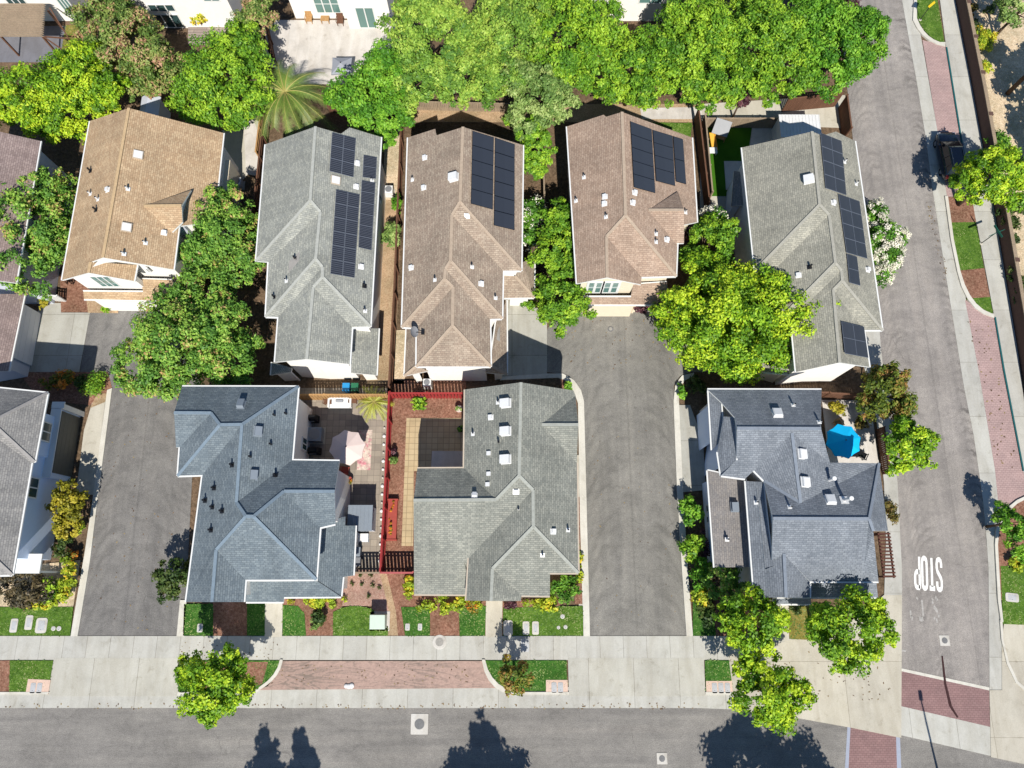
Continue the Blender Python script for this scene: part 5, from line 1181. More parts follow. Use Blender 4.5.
# shrubs of the front gardens
for lab, kd, px, py, rp, zc, kw in (
    ('bronze dark shrub below the left house, against the left edge', 'bronze', 22, 588, 22, 1.0, dict(squash=(1.35, .85))),
    ('bright green bush between the bronze shrub and the hedge', 'bright', 53, 589, 10, .8, dict(squash=(1, 1.2))),
    ('tall yellow green hedge along the left alley kerb', 'yelgreen', 68, 581, 9.5, .9, dict(squash=(.95, 2.5))),
    ('low lime edging along the bronze shrub', 'yelgreen', 42, 604, 6.5, .35, dict(squash=(3.4, .8))),
    ('orange flowering plant at the top of the alley hedge', 'orange', 73, 556, 7, .6, {}),
    ('dark clipped shrub in the shade of the left house wall', 'dark', 63, 547, 10, .9, dict(squash=(.8, 1.2))),
    ('yellow flowering plant in the bed below the golden tree', 'yelgreen', 80, 528, 5, .5, dict(squash=(.7, 1.6))),
    ('orange flowering bush in the shaded bed by the left court', 'orange', 60, 382, 13, .7, dict(squash=(1.2, .8))),
    ('dark leaved bush beside the orange flowers', 'dark', 84, 380, 9, .6, {}),
    ('smooth bright green clipped mound at the corner of the left alley', 'bright', 94, 384, 12, .7, dict(leaf=.09, dens=2600, clump=.42, shell=(.2, .95), squash=(1.15, 1))),
    ('golden bush beside the far left garage', 'yellow', 44, 302, 6, .7, dict(squash=(1, 1.2))),
    ('lime plant at the foot of the tan house garage', 'bright', 105, 309, 4, .5, dict(squash=(1.2, .8))),
    ('yellow green hedge under the front eave of the slate blue house', 'yelgreen', 320, 602, 9, .5, dict(squash=(2.5, .95))),
    ('small golden plant by the path of the slate blue house', 'yellow', 290, 600, 4, .4, {}),
    ('dark round shrub between two small lawns', 'dark', 318, 618, 8, .5, dict(squash=(1, 1))),
    ('pale green shrub in front of the dark round shrub', 'silver', 317, 623, 6, .35, {}),
    ('yellow flowering hedge along the front of the sage grey house', 'yelgreen', 450, 605, 9, .5, dict(squash=(3.4, 1))),
    ('yellow flowering bush at the left front corner of the sage grey house', 'yelgreen', 409, 588, 8, .6, dict(squash=(.9, 2.0))),
    ('orange flowers at the right end of the yellow hedge', 'orange', 473, 604, 7, .5, {}),
    ('dark green shrub filling the notch of the sage grey roof', 'deep', 565, 589, 15, .8, {}),
    ('bright hedge under the dark notch shrub', 'yelgreen', 545, 604, 8, .45, dict(squash=(2.6, .9))),
    ('dark red shrub by the front path', 'purple', 511, 605, 7, .4, dict(squash=(1, .8))),
    ('narrow yellow green planting along the middle alley wall', 'yelgreen', 579, 560, 4, .4, dict(squash=(.8, 6))),
    ('small green shrub on the rounded kerb of the middle alley', 'green', 568, 388, 5, .5, dict(squash=(.9, 1.6))),
    ('feathery green shrub, northernmost of the row right of the middle alley', 'green', 692, 511, 12, 1.2, dict(squash=(.95, 1.6))),
    ('feathery green shrub, second of the row right of the middle alley', 'bright', 693, 545, 11, 1.1, dict(squash=(.95, 1.5))),
    ('feathery green shrub, third of the row right of the middle alley', 'green', 699, 573, 11.5, 1.1, dict(squash=(1, 1.3))),
    ('bright yellow green shrub at the end of the row right of the middle alley', 'yelgreen', 700, 598, 10, .8, dict(squash=(.9, 1.2))),
    ('purple shrub between the green row and the corner house', 'purple', 705, 545, 6, .8, dict(squash=(.7, 2.6))),
    ('dark shrub under the left corner house tree', 'dark', 706, 610, 12, .8, dict(squash=(.8, 1.4))),
    ('red leaved shrub at the front door of the corner house', 'purple', 724, 606, 9, .7, {}),
    ('dark shrub right of the corner house footpath', 'dark', 795, 606, 7, .5, {}),
    ('bright green ground shrub on the shaded alley kerb by the big tree', 'green', 682, 392, 5, .5, dict(squash=(.7, 2))),
    ('dark shrub in the shaded corner below the big round tree', 'dark', 695, 385, 10, .7, {}),
    ('yellow green shrub behind the blue parasol', 'yellow', 838, 408, 8, .8, dict(squash=(1.4, .8))),
    ('reddish shrub in the bed right of the blue parasol', 'brown', 861, 424, 8, .6, {}),
    ('flat lime bush on the sand just behind the brown wall', 'yelgreen', 985, 38, 13, .5, dict(squash=(.9, 1.4), leaf=.12, dens=2200)),
    ('small lime bush on the sand below the flat lime bush', 'yelgreen', 985, 66, 8, .45, dict(leaf=.12, dens=2200)),
    ('reddish shrub on the sand at the top of the brown wall', 'brown', 972, 8, 8, .5, {}),
    ('dark round shrub in the sandy yard', 'dark', 990, 10, 6, .5, {}),
    ('dark hedge behind the brown wall below the bright tree', 'dark', 1010, 220, 12, .7, dict(squash=(.9, 2.2))),
    ('dark bush behind the brown wall above the bright tree', 'deep', 1000, 140, 12, .8, {}),
    ('dark leafy bush at the right edge behind the wall', 'dark', 1020, 290, 10, .7, dict(squash=(.8, 2.5))),
    ('bright leafy plant in the planted island mulch', 'yelgreen', 1018, 564, 8, .6, {}),
    ('green shrub beside the side path of the grey solar house', 'green', 397, 205, 7, 1.0, dict(squash=(.7, 1.5))),
    ('pale leaved shrub in the narrow side path', 'silver', 391, 235, 11, 1.2, dict(squash=(.9, 1.6))),
    ('green bush in the shaded yard above the dish roof', 'bright', 510, 120, 7, .8, {}),
    ('round yellow bush hanging on the wall of the cream house', 'yelgreen', 197, 18, 8, 1.2, {}),
    ('bright bush in the red fenced yard by the back fence', 'bright', 419, 402, 8, .6, dict(squash=(1.1, .8))),
    ('pale tuft against the red fence', 'silver', 394, 460, 5, .5, {}),
    ('dark red plant above the bright bush in the red fenced yard', 'purple', 420, 395, 5, .5, dict(squash=(1.5, .7))),
    ('dark bushes on the shaded side of the sand wall', 'dark', 977, 28, 7, .4, dict(squash=(.6, 1.5))),
    ):
    shrub(lab, kd, px, py, rp, zc, **kw)
# small bedding plants
GB = 'small bedding plants in the pink gravel'
for k, (px, py) in enumerate(((360, 575), (371, 575), (352, 584), (362, 584), (373, 585), (369, 596), (379, 587))):
    shrub('small dark bedding plant in the pink gravel bed', 'dark', px, py, 2.2, .2, name='bedding_plant', cat='plant', group=GB, leaf=.09, dens=1400)

# palm tree and palm-like plants
def palm(label, px, py, zc, length, n, name='palm_tree', trunk=True, kind='palm', cat='palm', lw=.32):
    c = at(px, py, zc); t = thing(name, label, cat, (c.x, c.y, 0))
    tb = MB(); tb.tube([(0, 0, 0), (0, 0, zc * .5), (0, 0, zc)], [.3, .26, .3] if trunk else [.12, .1, .1], 9); tb.build('trunk', M['bark'], t, True)
    rg = random.Random(int(px))
    for i in range(n):
        az = 2 * math.pi * i / n * 1.0 + rg.uniform(-.15, .15) + (i % 3) * .3; el = rg.uniform(.1, 1.0)
        L = length * rg.uniform(.8, 1.1); mb = MB(); d = Vector((math.cos(az), math.sin(az), 0)); s = Vector((-d.y, d.x, 0))
        pts = []
        for k in range(13):
            u = k / 12; pts.append(Vector((0, 0, zc)) + d * (L * u * math.cos(el * .6)) + Vector((0, 0, L * (math.sin(el) * u * .9 - .75 * u * u))))
        mb.tube(pts, [.05 - .0035 * k for k in range(13)], 4, 1)
        for k in range(1, 13):
            for h in (0, .33, .66):
                u = (k - 1 + h) / 12; p = pts[k - 1].lerp(pts[k], h); q = (pts[k] - pts[k - 1]).normalized()
                w = length * lw * math.sin(min(1, u * 1.6 + .25) * math.pi * .75) * rg.uniform(.7, 1.1)
                for sg in (-1, 1):
                    e = p + s * sg * w * .8 + q * w * .75 - Vector((0, 0, w * .3)); m_ = q * .022 * length / 2.6
                    mb.face([p - m_, p + m_, e])
        mb.build('frond', [M['frond'] if kind == 'palm' else M['frond2'], M['frond_rib']], t)
    return t
M['frond'] = plain('palm_frond', (132, 160, 66), .66, .5, .4, .35, 0, .8)
M['frond2'] = plain('lime_frond', (188, 200, 60), .7, .5, .4, .25, 0, 2)
M['frond_rib'] = plain('frond_rib', (186, 176, 100), .62)
palm('feathery palm tree beside the pale patio', 285, 92, 4.4, 4.3, 26, lw=.22)
palm('lime green palm like plant in the patio corner by the red fence', 374, 402, .9, 1.75, 22, 'palm_plant', False, 'x', 'plant', .2)

gv = []; ga_ = []; rgg = np.random.default_rng(77)
for o in list(COL.objects):
    if o.name.split('.')[0] != 'lawn': continue
    zt = max(v_.co.z for v_ in o.data.vertices); top = [v_.co for v_ in o.data.vertices if v_.co.z > zt - .001]
    px_ = np.array([q.x for q in top]); py_ = np.array([q.y for q in top])
    x0, x1, y0, y1 = max(px_.min(), -48), min(px_.max(), 47), py_.min(), py_.max()
    n = int((x1 - x0) * (y1 - y0) * 60)
    if n <= 0: continue
    sx_, sy_ = rgg.uniform(x0 - .04, x1 + .04, n), rgg.uniform(y0 - .04, y1 + .04, n); ins = np.zeros(n, bool); j = len(px_) - 1
    for i in range(len(px_)):
        cnd = ((py_[i] > sy_) != (py_[j] > sy_)) & (sx_ < (px_[j] - px_[i]) * (sy_ - py_[i]) / (py_[j] - py_[i] + 1e-9) + px_[i]); ins ^= cnd; j = i
    P_ = np.stack([sx_[ins], sy_[ins], np.full(ins.sum(), zt)], 1); P_[:, :2] += rgg.normal(size=(len(P_), 2)) * .05; m = len(P_)
    ang = rgg.uniform(0, 6.28, m); d_ = np.stack([np.cos(ang), np.sin(ang), np.zeros(m)], 1); s_ = np.stack([-np.sin(ang), np.cos(ang), np.zeros(m)], 1)
    h_ = rgg.uniform(.006, .026, m)[:, None]; w_ = rgg.uniform(.03, .06, m)[:, None]; up_ = np.array([0, 0, 1.0])
    gv.append(np.stack([P_ - s_ * w_, P_ + s_ * w_, P_ + s_ * w_ * .4 + d_ * w_ * 1.3 + up_ * h_, P_ - s_ * w_ * .4 + d_ * w_ * 1.3 + up_ * h_], 1).reshape(-1, 3)); ga_.append(np.clip(.5 + .35 * np.sin(P_[:, 0] * 1.7 + np.sin(P_[:, 1] * 2.1)) + rgg.normal(size=m) * .25, 0, 1))
LF['grass'] = foliage('grass_blades', [(.05, (.06, .13, .02)), (.5, (.13, .22, .04)), (.9, (.21, .29, .075)), (1.0, (.27, .29, .11))], .2)
go = mesh_from('grass', np.concatenate(gv), np.concatenate(ga_), LF['grass'], None); tag(go, 'short mown grass covering the small front lawns and verges', 'grass', kind='stuff')



# ================================================================== FENCES, PATIO THINGS, STREET FURNITURE
M['wood_tan'] = wood('tan_fence_wood', (200, 156, 104), .66)
M['wood_brown'] = wood('brown_fence_wood', (128, 92, 72), .6)
M['wood_grey'] = wood('weathered_fence_wood', (176, 156, 132), .62)
M['wood_red'] = plain('red_stained_fence', (176, 60, 60), .62, .7, .25, .12)
M['wood_pink'] = plain('pink_stained_fence', (196, 104, 104), .64, .7, .25, .12)
M['wall_brown'] = plain('brown_block_wall', (118, 92, 82), .55, .85, .2, .12)
def fence(label, pts, hgt, mat, bw=.14, gap=.02, name='fence', rail=True, th=.025, cap=None):
    """pts: base line in pixels"""
    W = [at(px, py, 0) for px, py in pts]; c = (W[0] + W[-1]) / 2
    t = thing(name, label, 'fence', c)
    b = WB(); r = WB(); posts = []
    for p, q in zip(W[:-1], W[1:]):
        L = (q - p).length; d = (q - p) / L; s = Vector((-d.y, d.x, 0)); n = max(1, int(L / (bw + gap)))
        for i in range(n):
            a = p + d * (L * i / n); e = p + d * (L * (i + 1) / n - gap); hh = hgt + (((i * 7919) % 13) - 6) * .003
            k = s * th / 2
            b.hexa([a - k, e - k, e + k, a + k] if (e - a).cross(k).z > 0 else [a + k, e + k, e - k, a - k], [x + Vector((0, 0, hh)) for x in ([a - k, e - k, e + k, a + k] if (e - a).cross(k).z > 0 else [a + k, e + k, e - k, a - k])])
        if rail:
            for z in (.35, hgt - .3): r.bar(p + s * .045 + Vector((0, 0, z)), q + s * .045 + Vector((0, 0, z)), .05, .09)
            r.bar(p + Vector((0, 0, hgt + .035)), q + Vector((0, 0, hgt + .035)), .13, .04)
        m = max(1, round(L / 2.4))
        for i in range(m + 1): posts.append(p + d * (L * i / m) + s * .07)
    b.build('boards', M[mat], t)
    if rail: r.build('rail', M[cap or mat], t)
    for p in posts:
        pm = WB(); pm.box(p.x - .05, p.x + .05, p.y - .05, p.y + .05, 0, hgt + .06); pm.build('post', M[cap or mat], t)
    return t
fence('red stained fence between the umbrella patio and the mulch yard', [(392.5, 397), (389, 480), (384, 572)], 1.75, 'wood_red', .2, .05)
fence('red stained fence across the back of the mulch yard', [(393, 398.5), (466, 398.5)], 1.75, 'wood_red', .19, .07)
fence('pink stained fence across the front of the mulch yard', [(384, 573), (416, 573)], 1.75, 'wood_pink', .19, .07)
fence('pale wooden fence across the front of the umbrella patio', [(353, 573), (383.5, 573)], 1.7, 'wood_grey', .19, .07)
fence('tan wooden fence behind the white patio sofa', [(299, 400), (390, 400)], 1.75, 'wood_tan', .19, .05)
fence('dark brown fence along the side path of the dish roofed house', [(405, 100), (401, 200), (397, 300), (392, 392)], 1.7, 'wood_brown')
fence('brown fence in the gap between tan and grey roofs', [(272, 104), (263, 190), (256, 240)], 1.7, 'wood_brown')
fence('tan board fence beside the brown fence near the palm', [(266, 112), (260, 160)], 1.2, 'wood_tan')
fence('dark fence between the pinkish brown roof and the small turf yard', [(694, 119), (704, 206), (706, 222)], 1.7, 'wood_brown')
fence('pale fence along the left edge of the small turf yard', [(701, 124), (708, 200)], 1.5, 'wood_grey')
fence('weathered fence across the back of the turf yard', [(702, 128), (782, 128)], 1.4, 'wood_grey')
fence('tall brown fence behind the white metal shed', [(782, 112), (834, 107)], 1.9, 'wood_brown')
fence('short brown fence between the shed and the east street', [(838, 108), (842, 140)], 1.9, 'wood_brown')
fence('weathered fence above the dish roofed house', [(410, 110), (500, 112), (560, 114)], 1.2, 'wood_grey')
fence('short brown fence beside the pinkish brown roof', [(708, 170), (708, 222)], 1.7, 'wood_brown') if False else None
fence('brown fence behind the corner house patio', [(822, 398), (866, 400)], 1.6, 'wood_brown')
fence('low brown fence right of the blue parasol patio', [(876, 430), (882, 474)], 1.3, 'wood_brown')
fence('wooden fence in the dark gap left of the stepped panel roof', [(543, 178), (544, 222)], 1.5, 'wood_grey', .16, .05)
fence('brown fence behind the palm and the pale patio', [(330, 112), (405, 112)], 1.5, 'wood_brown')
fence('brown fence between the cream house patio and the green tree', [(268, 24), (277, 66)], 1.6, 'wood_brown')
fence('brown picket fence under the white wall of the street side house', [(768, 398), (822, 397)], 1.5, 'wood_brown', .16, .06)
# brown wall along the east walk
W = [at(x, y, 0) for x, y in ((935, -120), (955, 0), (972.5, 90), (993, 203), (1017, 346), (1040, 480))]
t = thing('wall', 'long brown wall between the east sidewalk and the sandy yard', 'wall', W[2])
b = WB(); r = WB()
for p, q in zip(W[:-1], W[1:]):
    d = (q - p).normalized(); s = Vector((d.y, -d.x, 0)); o = s * .12
    if s.x < 0: o = -o
    b.bar(p + o + Vector((0, 0, .7)), q + o + Vector((0, 0, .7)), .2, 1.4)
    r.bar(p + o + Vector((0, 0, 1.44)), q + o + Vector((0, 0, 1.44)), .3, .08)
b.build('panel', M['wall_brown'], t); r.build('coping', M['wood_grey'], t)
for i in range(14):
    k = i / 13 * 4.999; j = int(k); p = W[j].lerp(W[j + 1], k - j); pm = WB(); pm.box(p.x + .02, p.x + .38, p.y - .17, p.y + .17, 0, 1.52); pm.build('pillar', M['wall_brown'], t)

def parasol(label, px, py, zt, rpx, mats, sides=8, square=False):
    c = at(px, py, zt); m = mpp(px, py, zt); Rr = rpx * m
    t = thing('parasol', label, 'parasol', (c.x, c.y, 0))
    k = MB(); a0 = math.pi / 4 if square else .2; n = 4 if square else sides
    rim = [Vector((Rr * math.cos(a0 + 2 * math.pi * i / n), Rr * math.sin(a0 + 2 * math.pi * i / n), zt - .45)) for i in range(n)]
    top = Vector((0, 0, zt))
    for i in range(n):
        a, b_ = rim[i], rim[(i + 1) % n]; mid = (a + b_) / 2 * .95; mid.z = zt - .43
        mi = i % len(mats) if len(mats) > 2 else 0
        k.face([top, a, mid]); k.face([top, mid, b_]); k.face([a, a - Vector((0, 0, .14)), mid - Vector((0, 0, .1)), mid]); k.face([mid, mid - Vector((0, 0, .1)), b_ - Vector((0, 0, .14)), b_])
    cv = k.build('canopy', M[mats[0]], t)
    rb = MB()
    for a in rim: rb.tube([top - Vector((0, 0, .05)), a - Vector((0, 0, .04))], .018, 5)
    rb.build('ribs', M['metal_dark'], t)
    p = MB(); p.tube([(0, 0, .05), (0, 0, zt)], .025, 8); p.build('pole', M['metal_grey'], t)
    f = MB(); f.lathe([(.05, zt - .01), (.06, zt + .04), (.02, zt + .1)], (0, 0, 0), 8); f.build('finial', M['metal_dark'], t)
    b_ = MB(); b_.lathe([(.3, 0), (.3, .06), (.06, .1), (.05, .3)], (0, 0, 0), 14); b_.build('base', M['metal_dark'], t)
    return t
M['cloth_beige'] = plain('beige_canvas', (226, 206, 198), .8, .9, .1, .03)
M['cloth_blue'] = plain('turquoise_canvas', (20, 178, 235), .85, .9, .1, .03)
M['cloth_grey'] = plain('grey_canvas', (168, 172, 180), .66, .9, .1, .03)
parasol('beige eight sided parasol open on the patio beside the slate blue house', 346, 446.5, 2.5, 18.5, ['cloth_beige'])
parasol('bright turquoise parasol open between the corner house and the bronze tree', 846, 440, 2.5, 18, ['cloth_blue'])
parasol('square grey parasol open on the pale patio at the top', 340.5, 62.5, 2.4, 14, ['cloth_grey'], 4, True)

def chair(label, px, py, rz, mat, group=None, w=.6):
    c = at(px, py, 0); t = thing('patio_chair', label, 'chair', c, rz, group)
    s = MB(); s.box(-w / 2, w / 2, -.28, .28, .36, .44); s.build('seat', M[mat], t, bevel=.01)
    b = MB(); b.hexa([(-w / 2, .24, .44), (w / 2, .24, .44), (w / 2, .3, .44), (-w / 2, .3, .44)], [(-w / 2, .36, .95), (w / 2, .36, .95), (w / 2, .41, .95), (-w / 2, .41, .95)]); b.build('backrest', M[mat], t)
    for sx in (-1, 1):
        for sy in (-1, 1):
            l = MB(); l.box(sx * (w / 2 - .04) - .025, sx * (w / 2 - .04) + .025, sy * .24 - .025, sy * .24 + .025, 0, .36); l.build('leg', M[mat], t)
        a = MB(); a.box(sx * (w / 2 + .02) - .03, sx * (w / 2 + .02) + .03, -.28, .32, .6, .64); a.box(sx * (w / 2 + .02) - .02, sx * (w / 2 + .02) + .02, -.26, -.22, .36, .6); a.build('armrest', M[mat], t)
    return t
GC = 'wooden chairs on the pale patio'
chair('tan wooden patio chair, leftmost under the cream house window', 310, 22, 0, 'wood_tan', GC); chair('brown wooden patio chair, rightmost under the cream house window', 341, 24, 0, 'wood_brown', GC)
def table(label, px, py, w, d, h, mat, name='patio_table'):
    c = at(px, py, 0); t = thing(name, label, 'table', c)
    a = MB(); a.box(-w / 2, w / 2, -d / 2, d / 2, h - .05, h); a.build('tabletop', M[mat], t, bevel=.01)
    for sx in (-1, 1):
        for sy in (-1, 1):
            l = MB(); l.box(sx * (w / 2 - .06) - .03, sx * (w / 2 - .06) + .03, sy * (d / 2 - .06) - .03, sy * (d / 2 - .06) + .03, 0, h - .05); l.build('leg', M[mat], t)
    return t
table('small wooden table between the two chairs on the pale patio', 326, 22, .8, .6, .5, 'wood_tan')
table('round edged dark table under the turquoise parasol', 848, 452, 1.3, 1.0, .74, 'metal_dark')
chair('dark patio chair at the foot of the turquoise parasol', 860, 456, 2.6, 'metal_dark'); chair('tan cushioned chair above the turquoise parasol', 836, 425, .4, 'wood_tan')
chair('wicker chair left of the white sofa', 329, 402, 0, 'wood_brown'); chair('wicker chair right of the white sofa', 354, 401, 0, 'wood_brown')
# white sofa
c = at(341, 404, 0); t = thing('patio_sofa', 'white patio sofa against the tan fence', 'sofa', c)
a = MB(); a.box(-.8, .8, -.4, .4, .12, .42); a.build('seat', M['metal_white'], t, bevel=.04); a = MB(); a.box(-.8, .8, .25, .45, .42, .82); a.build('backrest', M['metal_white'], t, bevel=.04)
for sx in (-1, 1): a = MB(); a.box(sx * .88 - .08, sx * .88 + .08, -.4, .45, .1, .62); a.build('armrest', M['metal_white'], t, bevel=.03)
a = MB(); a.box(-.3, .3, .02, .22, .46, .74); a.build('cushion', M['cloth_grey'], t, bevel=.05)
# patio rug
M['rug'] = mottled('floral_rug', [(.3, (206, 96, 112)), (.42, (226, 160, 166)), (.52, (236, 216, 198)), (.75, (232, 222, 204))], 1.6, .62, .5, 0)
a = MB(); p, q = at(357, 470, 0), at(370, 430, 0); a.box(p.x, q.x + .2, p.y, q.y, .031, .045); tag(a.build('patio_rug', M['rug']), 'pink and cream floral rug beside the beige parasol', 'rug')
# air conditioner, barbecue
def ac(label, px, py, s=1.0, mat='trim_dark'):
    c = at(px, py, 0); t = thing('air_conditioner', label, 'air conditioner', c)
    b_ = MB(); b_.box(-.45 * s, .45 * s, -.45 * s, .45 * s, .08, .85, 0); b_.build('cabinet', M[mat], t, bevel=.03)
    g = MB(); g.lathe([(.36 * s, .851), (.36 * s, .875), (.3 * s, .885)], (0, 0, 0), 20); g.build('fan_grille', M['metal_grey'], t)
    d = MB(); d.box(-.55 * s, .55 * s, -.55 * s, .55 * s, 0, .08); d.build('plinth', M['conc'], t)
ac('grey air conditioner cabinet against the pale wall beside the beige parasol', 317, 436, 1.25)
ac('pale grey air conditioner on the side path between grey and brown roofs', 390, 194, .8, 'metal_white')
M['black_cover'] = plain('black_grill_cover', (28, 28, 32), .6, .7, .3, .2)
def bbq(label, px, py):
    c = at(px, py, 0); t = thing('barbecue', label, 'barbecue', c)
    b_ = MB(); b_.box(-.5, .5, -.3, .3, .1, .85, 0, .05); b_.build('body', M['black_cover'], t, bevel=.05)
    l = MB(); l.box(-.45, .45, -.28, .28, .85, 1.15, 0, .12); l.build('lid', M['black_cover'], t, bevel=.06)
    h_ = MB(); h_.tube([(-.3, -.33, 1.0), (.3, -.33, 1.0)], .02, 6); h_.build('handle', M['metal_grey'], t)
    for sx in (-1, 1): w_ = MB(); w_.tube([(sx * .4 - .03, -.2, .1), (sx * .4 + .03, -.2, .1)], .1, 10); w_.build('wheel', M['metal_dark'], t)
bbq('black covered barbecue beside the grey air conditioner', 316, 452); bbq('small black grill at the wall above the grey air conditioner', 314, 420)
# storage shed on the patio
def shed(label, x0, y0, x1, y1, h, wallm, roofm, ribs=8, gable=False):
    a, b_ = at(x0, y1, h), at(x1, y0, h); c = (a + b_) / 2; t = thing('shed', label, 'shed', (c.x, c.y, 0))
    w, d = (b_.x - a.x) / 2, (b_.y - a.y) / 2
    m = MB(); m.box(-w + .1, w - .1, -d + .1, d - .1, 0, h - .05); m.build('wall', M[wallm], t)
    r_ = MB()
    if gable:
        r_.hexa([(-w, -d, h - .08), (0, -d, h + .5), (0, d, h + .5), (-w, d, h - .08)], [(-w, -d, h), (0, -d, h + .58), (0, d, h + .58), (-w, d, h)]); r_.hexa([(0, -d, h + .5), (w, -d, h - .08), (w, d, h - .08), (0, d, h + .5)], [(0, -d, h + .58), (w, -d, h), (w, d, h), (0, d, h + .58)])
    else:
        r_.box(-w, w, -d, d, h - .03, h)
        for i in range(ribs + 1): x = -w + (2 * w - .05) * i / ribs; r_.box(x, x + .05, -d, d, h, h + .035)
    r_.build('roof', M[roofm], t)
    d_ = MB(); d_.box(-.35, .35, -d + .06, -d + .098, .05, h - .35); do = d_.build('door', M['trim_dark'], t); hd = MB(); hd.box(.22, .26, -d + .03, -d + .06, .9, 1.1); hd.build('handle', M['metal_dark'], do)
shed('grey metal roofed storage shed on the patio below the beige parasol', 347, 505, 373, 531, 2.1, 'wall_grey', 'trim_dark', 6)
M['corr'] = plain('white_corrugated_metal', (232, 232, 232), .74, .4, .5, .06)
shed('white corrugated metal shed behind the street side house', 781, 114.5, 819, 137, 2.2, 'wall_white', 'corr', 12)
shed('small pale lilac gabled shed peeking above the tan roof', 139, 97, 161, 116, 2.2, 'wall_grey', 'wall_grey', 0, True)
# cool box
M['blue_plastic'] = plain('blue_plastic', (40, 150, 214), .7, .4, .4, .04); M['green_plastic'] = plain('green_plastic', (40, 120, 84), .65, .4, .4, .05)
c = at(364, 538, 0); t = thing('cool_box', 'white and blue cool box below the patio shed', 'cool box', c)
a = MB(); a.box(-.4, .4, -.3, .3, 0, .4); a.build('body', M['blue_plastic'], t, bevel=.03); a = MB(); a.box(-.42, .42, .0, .32, .4, .5); a.box(-.42, .42, -.32, -.002, .4, .44); a.build('lid', M['metal_white'], t, bevel=.02)
def bin_(label, px, py, mat, group=None):
    c = at(px, py, 0); t = thing('wheelie_bin', label, 'bin', c, 0, group)
    b_ = MB(); b_.hexa([(-.22, -.26, .06), (.22, -.26, .06), (.22, .26, .06), (-.22, .26, .06)], [(-.29, -.34, .95), (.29, -.34, .95), (.29, .34, .95), (-.29, .34, .95)]); b_.build('body', M[mat], t, bevel=.02)
    l = MB(); l.box(-.31, .31, -.37, .36, .95, 1.02, 0, .03); l.build('lid', M[mat], t, bevel=.02)
    for sx in (-1, 1): w_ = MB(); w_.tube([(sx * .24 - .03, .3, .1), (sx * .24 + .03, .3, .1)], .1, 10); w_.build('wheel', M['metal_dark'], t)
GBN = 'wheelie bins'
bin_('blue wheelie bin behind the tan fence', 348.5, 390, 'blue_plastic', GBN); bin_('green wheelie bin beside the blue bin behind the tan fence', 357, 390, 'green_plastic', GBN)
bin_('grey wheelie bin at the patio front by the slate roof', 359, 552, 'trim_dark', GBN); bin_('grey wheelie bin nearest the pale front fence', 359, 562, 'metal_grey', GBN)
# raised flower box, pots
M['box_red'] = plain('red_planter_wood', (186, 84, 72), .62); M['flower_mix'] = LF['orange']
c = at(393, 520, 0); t = thing('planter_box', 'long red planter box full of yellow and orange flowers', 'planter', c)
a = MB(); a.box(-.36, .36, -1.55, 1.55, 0, .45); a.box(-.42, .42, -1.6, -1.5, 0, .5); a.box(-.42, .42, 1.5, 1.6, 0, .5); a.build('box', M['box_red'], t)
v, at2, _ = leaf_cloud([((0, 0, .5), (.28, 1.5, .16))], .1, 2200, np.random.default_rng(5), .9, .12, .9); mesh_from('flowers', v, at2, LF['orange'], t)
def pot(label, px, py, r_=.25, mat='wood_tan', kind='green'):
    c = at(px, py, 0); t = thing('flower_pot', label, 'plant pot', c)
    a = MB(); a.lathe([(r_ * .7, 0), (r_, .4), (r_ * 1.08, .42), (r_ * 1.08, .47), (r_ * .8, .46)], (0, 0, 0), 12); a.build('pot', M[mat], t)
    v, a2, _ = leaf_cloud([((0, 0, .6), (r_ * 1.1, r_ * 1.1, .22))], .12, 1200, np.random.default_rng(int(px)), .8, .15); mesh_from('foliage', v, a2, LF[kind], t)
pot('pale pot near the top corner of the tan paver yard', 459.5, 410, .28, 'cloth_beige', 'silver'); pot('dark potted plant on the shaded tan pavers', 461, 430, .25, 'metal_dark', 'deep')
pot('terracotta pot of red flowers beside the red patio chair', 350, 481, .28, 'box_red', 'orange'); pot('dark pot above the pale tuft at the red fence', 395, 453, .24, 'metal_dark', 'purple')
chair('red cushioned patio chair below the beige parasol', 346, 471, 3.0, 'box_red')
# white edging stones along the red fence
for i in range(17):
    py = 428 + i * 8.3; p = at(384.6 - (py - 428) * .035, py, 0); a = MB(); s_ = .09 + .03 * ((i * 5) % 3)
    a.lathe([(s_ * .8, 0), (s_, .06), (s_ * .7, .14), (.02, .17)], (0, 0, 0), 7); o = a.build('edging_stone', M['metal_white'] if i % 3 else M['conc_pale']); o.location = (p.x, p.y, .03); o.rotation_euler = (0, 0, i * 1.3)
    tag(o, 'white edging stone in the row along the red fence', 'stone', 'white edging stones along the red fence')
# corner house pergola beside the walk
M['perg'] = wood('dark_brown_trellis', (116, 76, 64), .52)
a0, a1 = at(878, 532, 2.3), at(885.5, 578, 2.3); t = thing('trellis', 'dark brown slatted trellis along the right side of the corner house', 'trellis', ((a0.x + a1.x) / 2, (a0.y + a1.y) / 2, 0))
fr = WB(); fr.bar(a0 + Vector((.0, 0, 0)), Vector((a0.x, a1.y, 2.3)), .1, .12); fr.bar(a0 + Vector((.75, 0, 0)), Vector((a0.x + .75, a1.y, 2.3)), .1, .12); fr.build('frame', M['perg'], t)
sl = WB()
for i in range(13): y = a0.y + (a1.y - a0.y) * (i + .5) / 13; sl.box(a0.x - .1, a0.x + .85, y - .06, y + .06, 2.36, 2.44)
sl.build('slats', M['perg'], t)
for dx in (0, .75):
    for y in (a0.y - .1, a1.y + .1): pm = WB(); pm.box(a0.x + dx - .06, a0.x + dx + .06, y - .06, y + .06, 0, 2.26); pm.build('post', M['perg'], t)
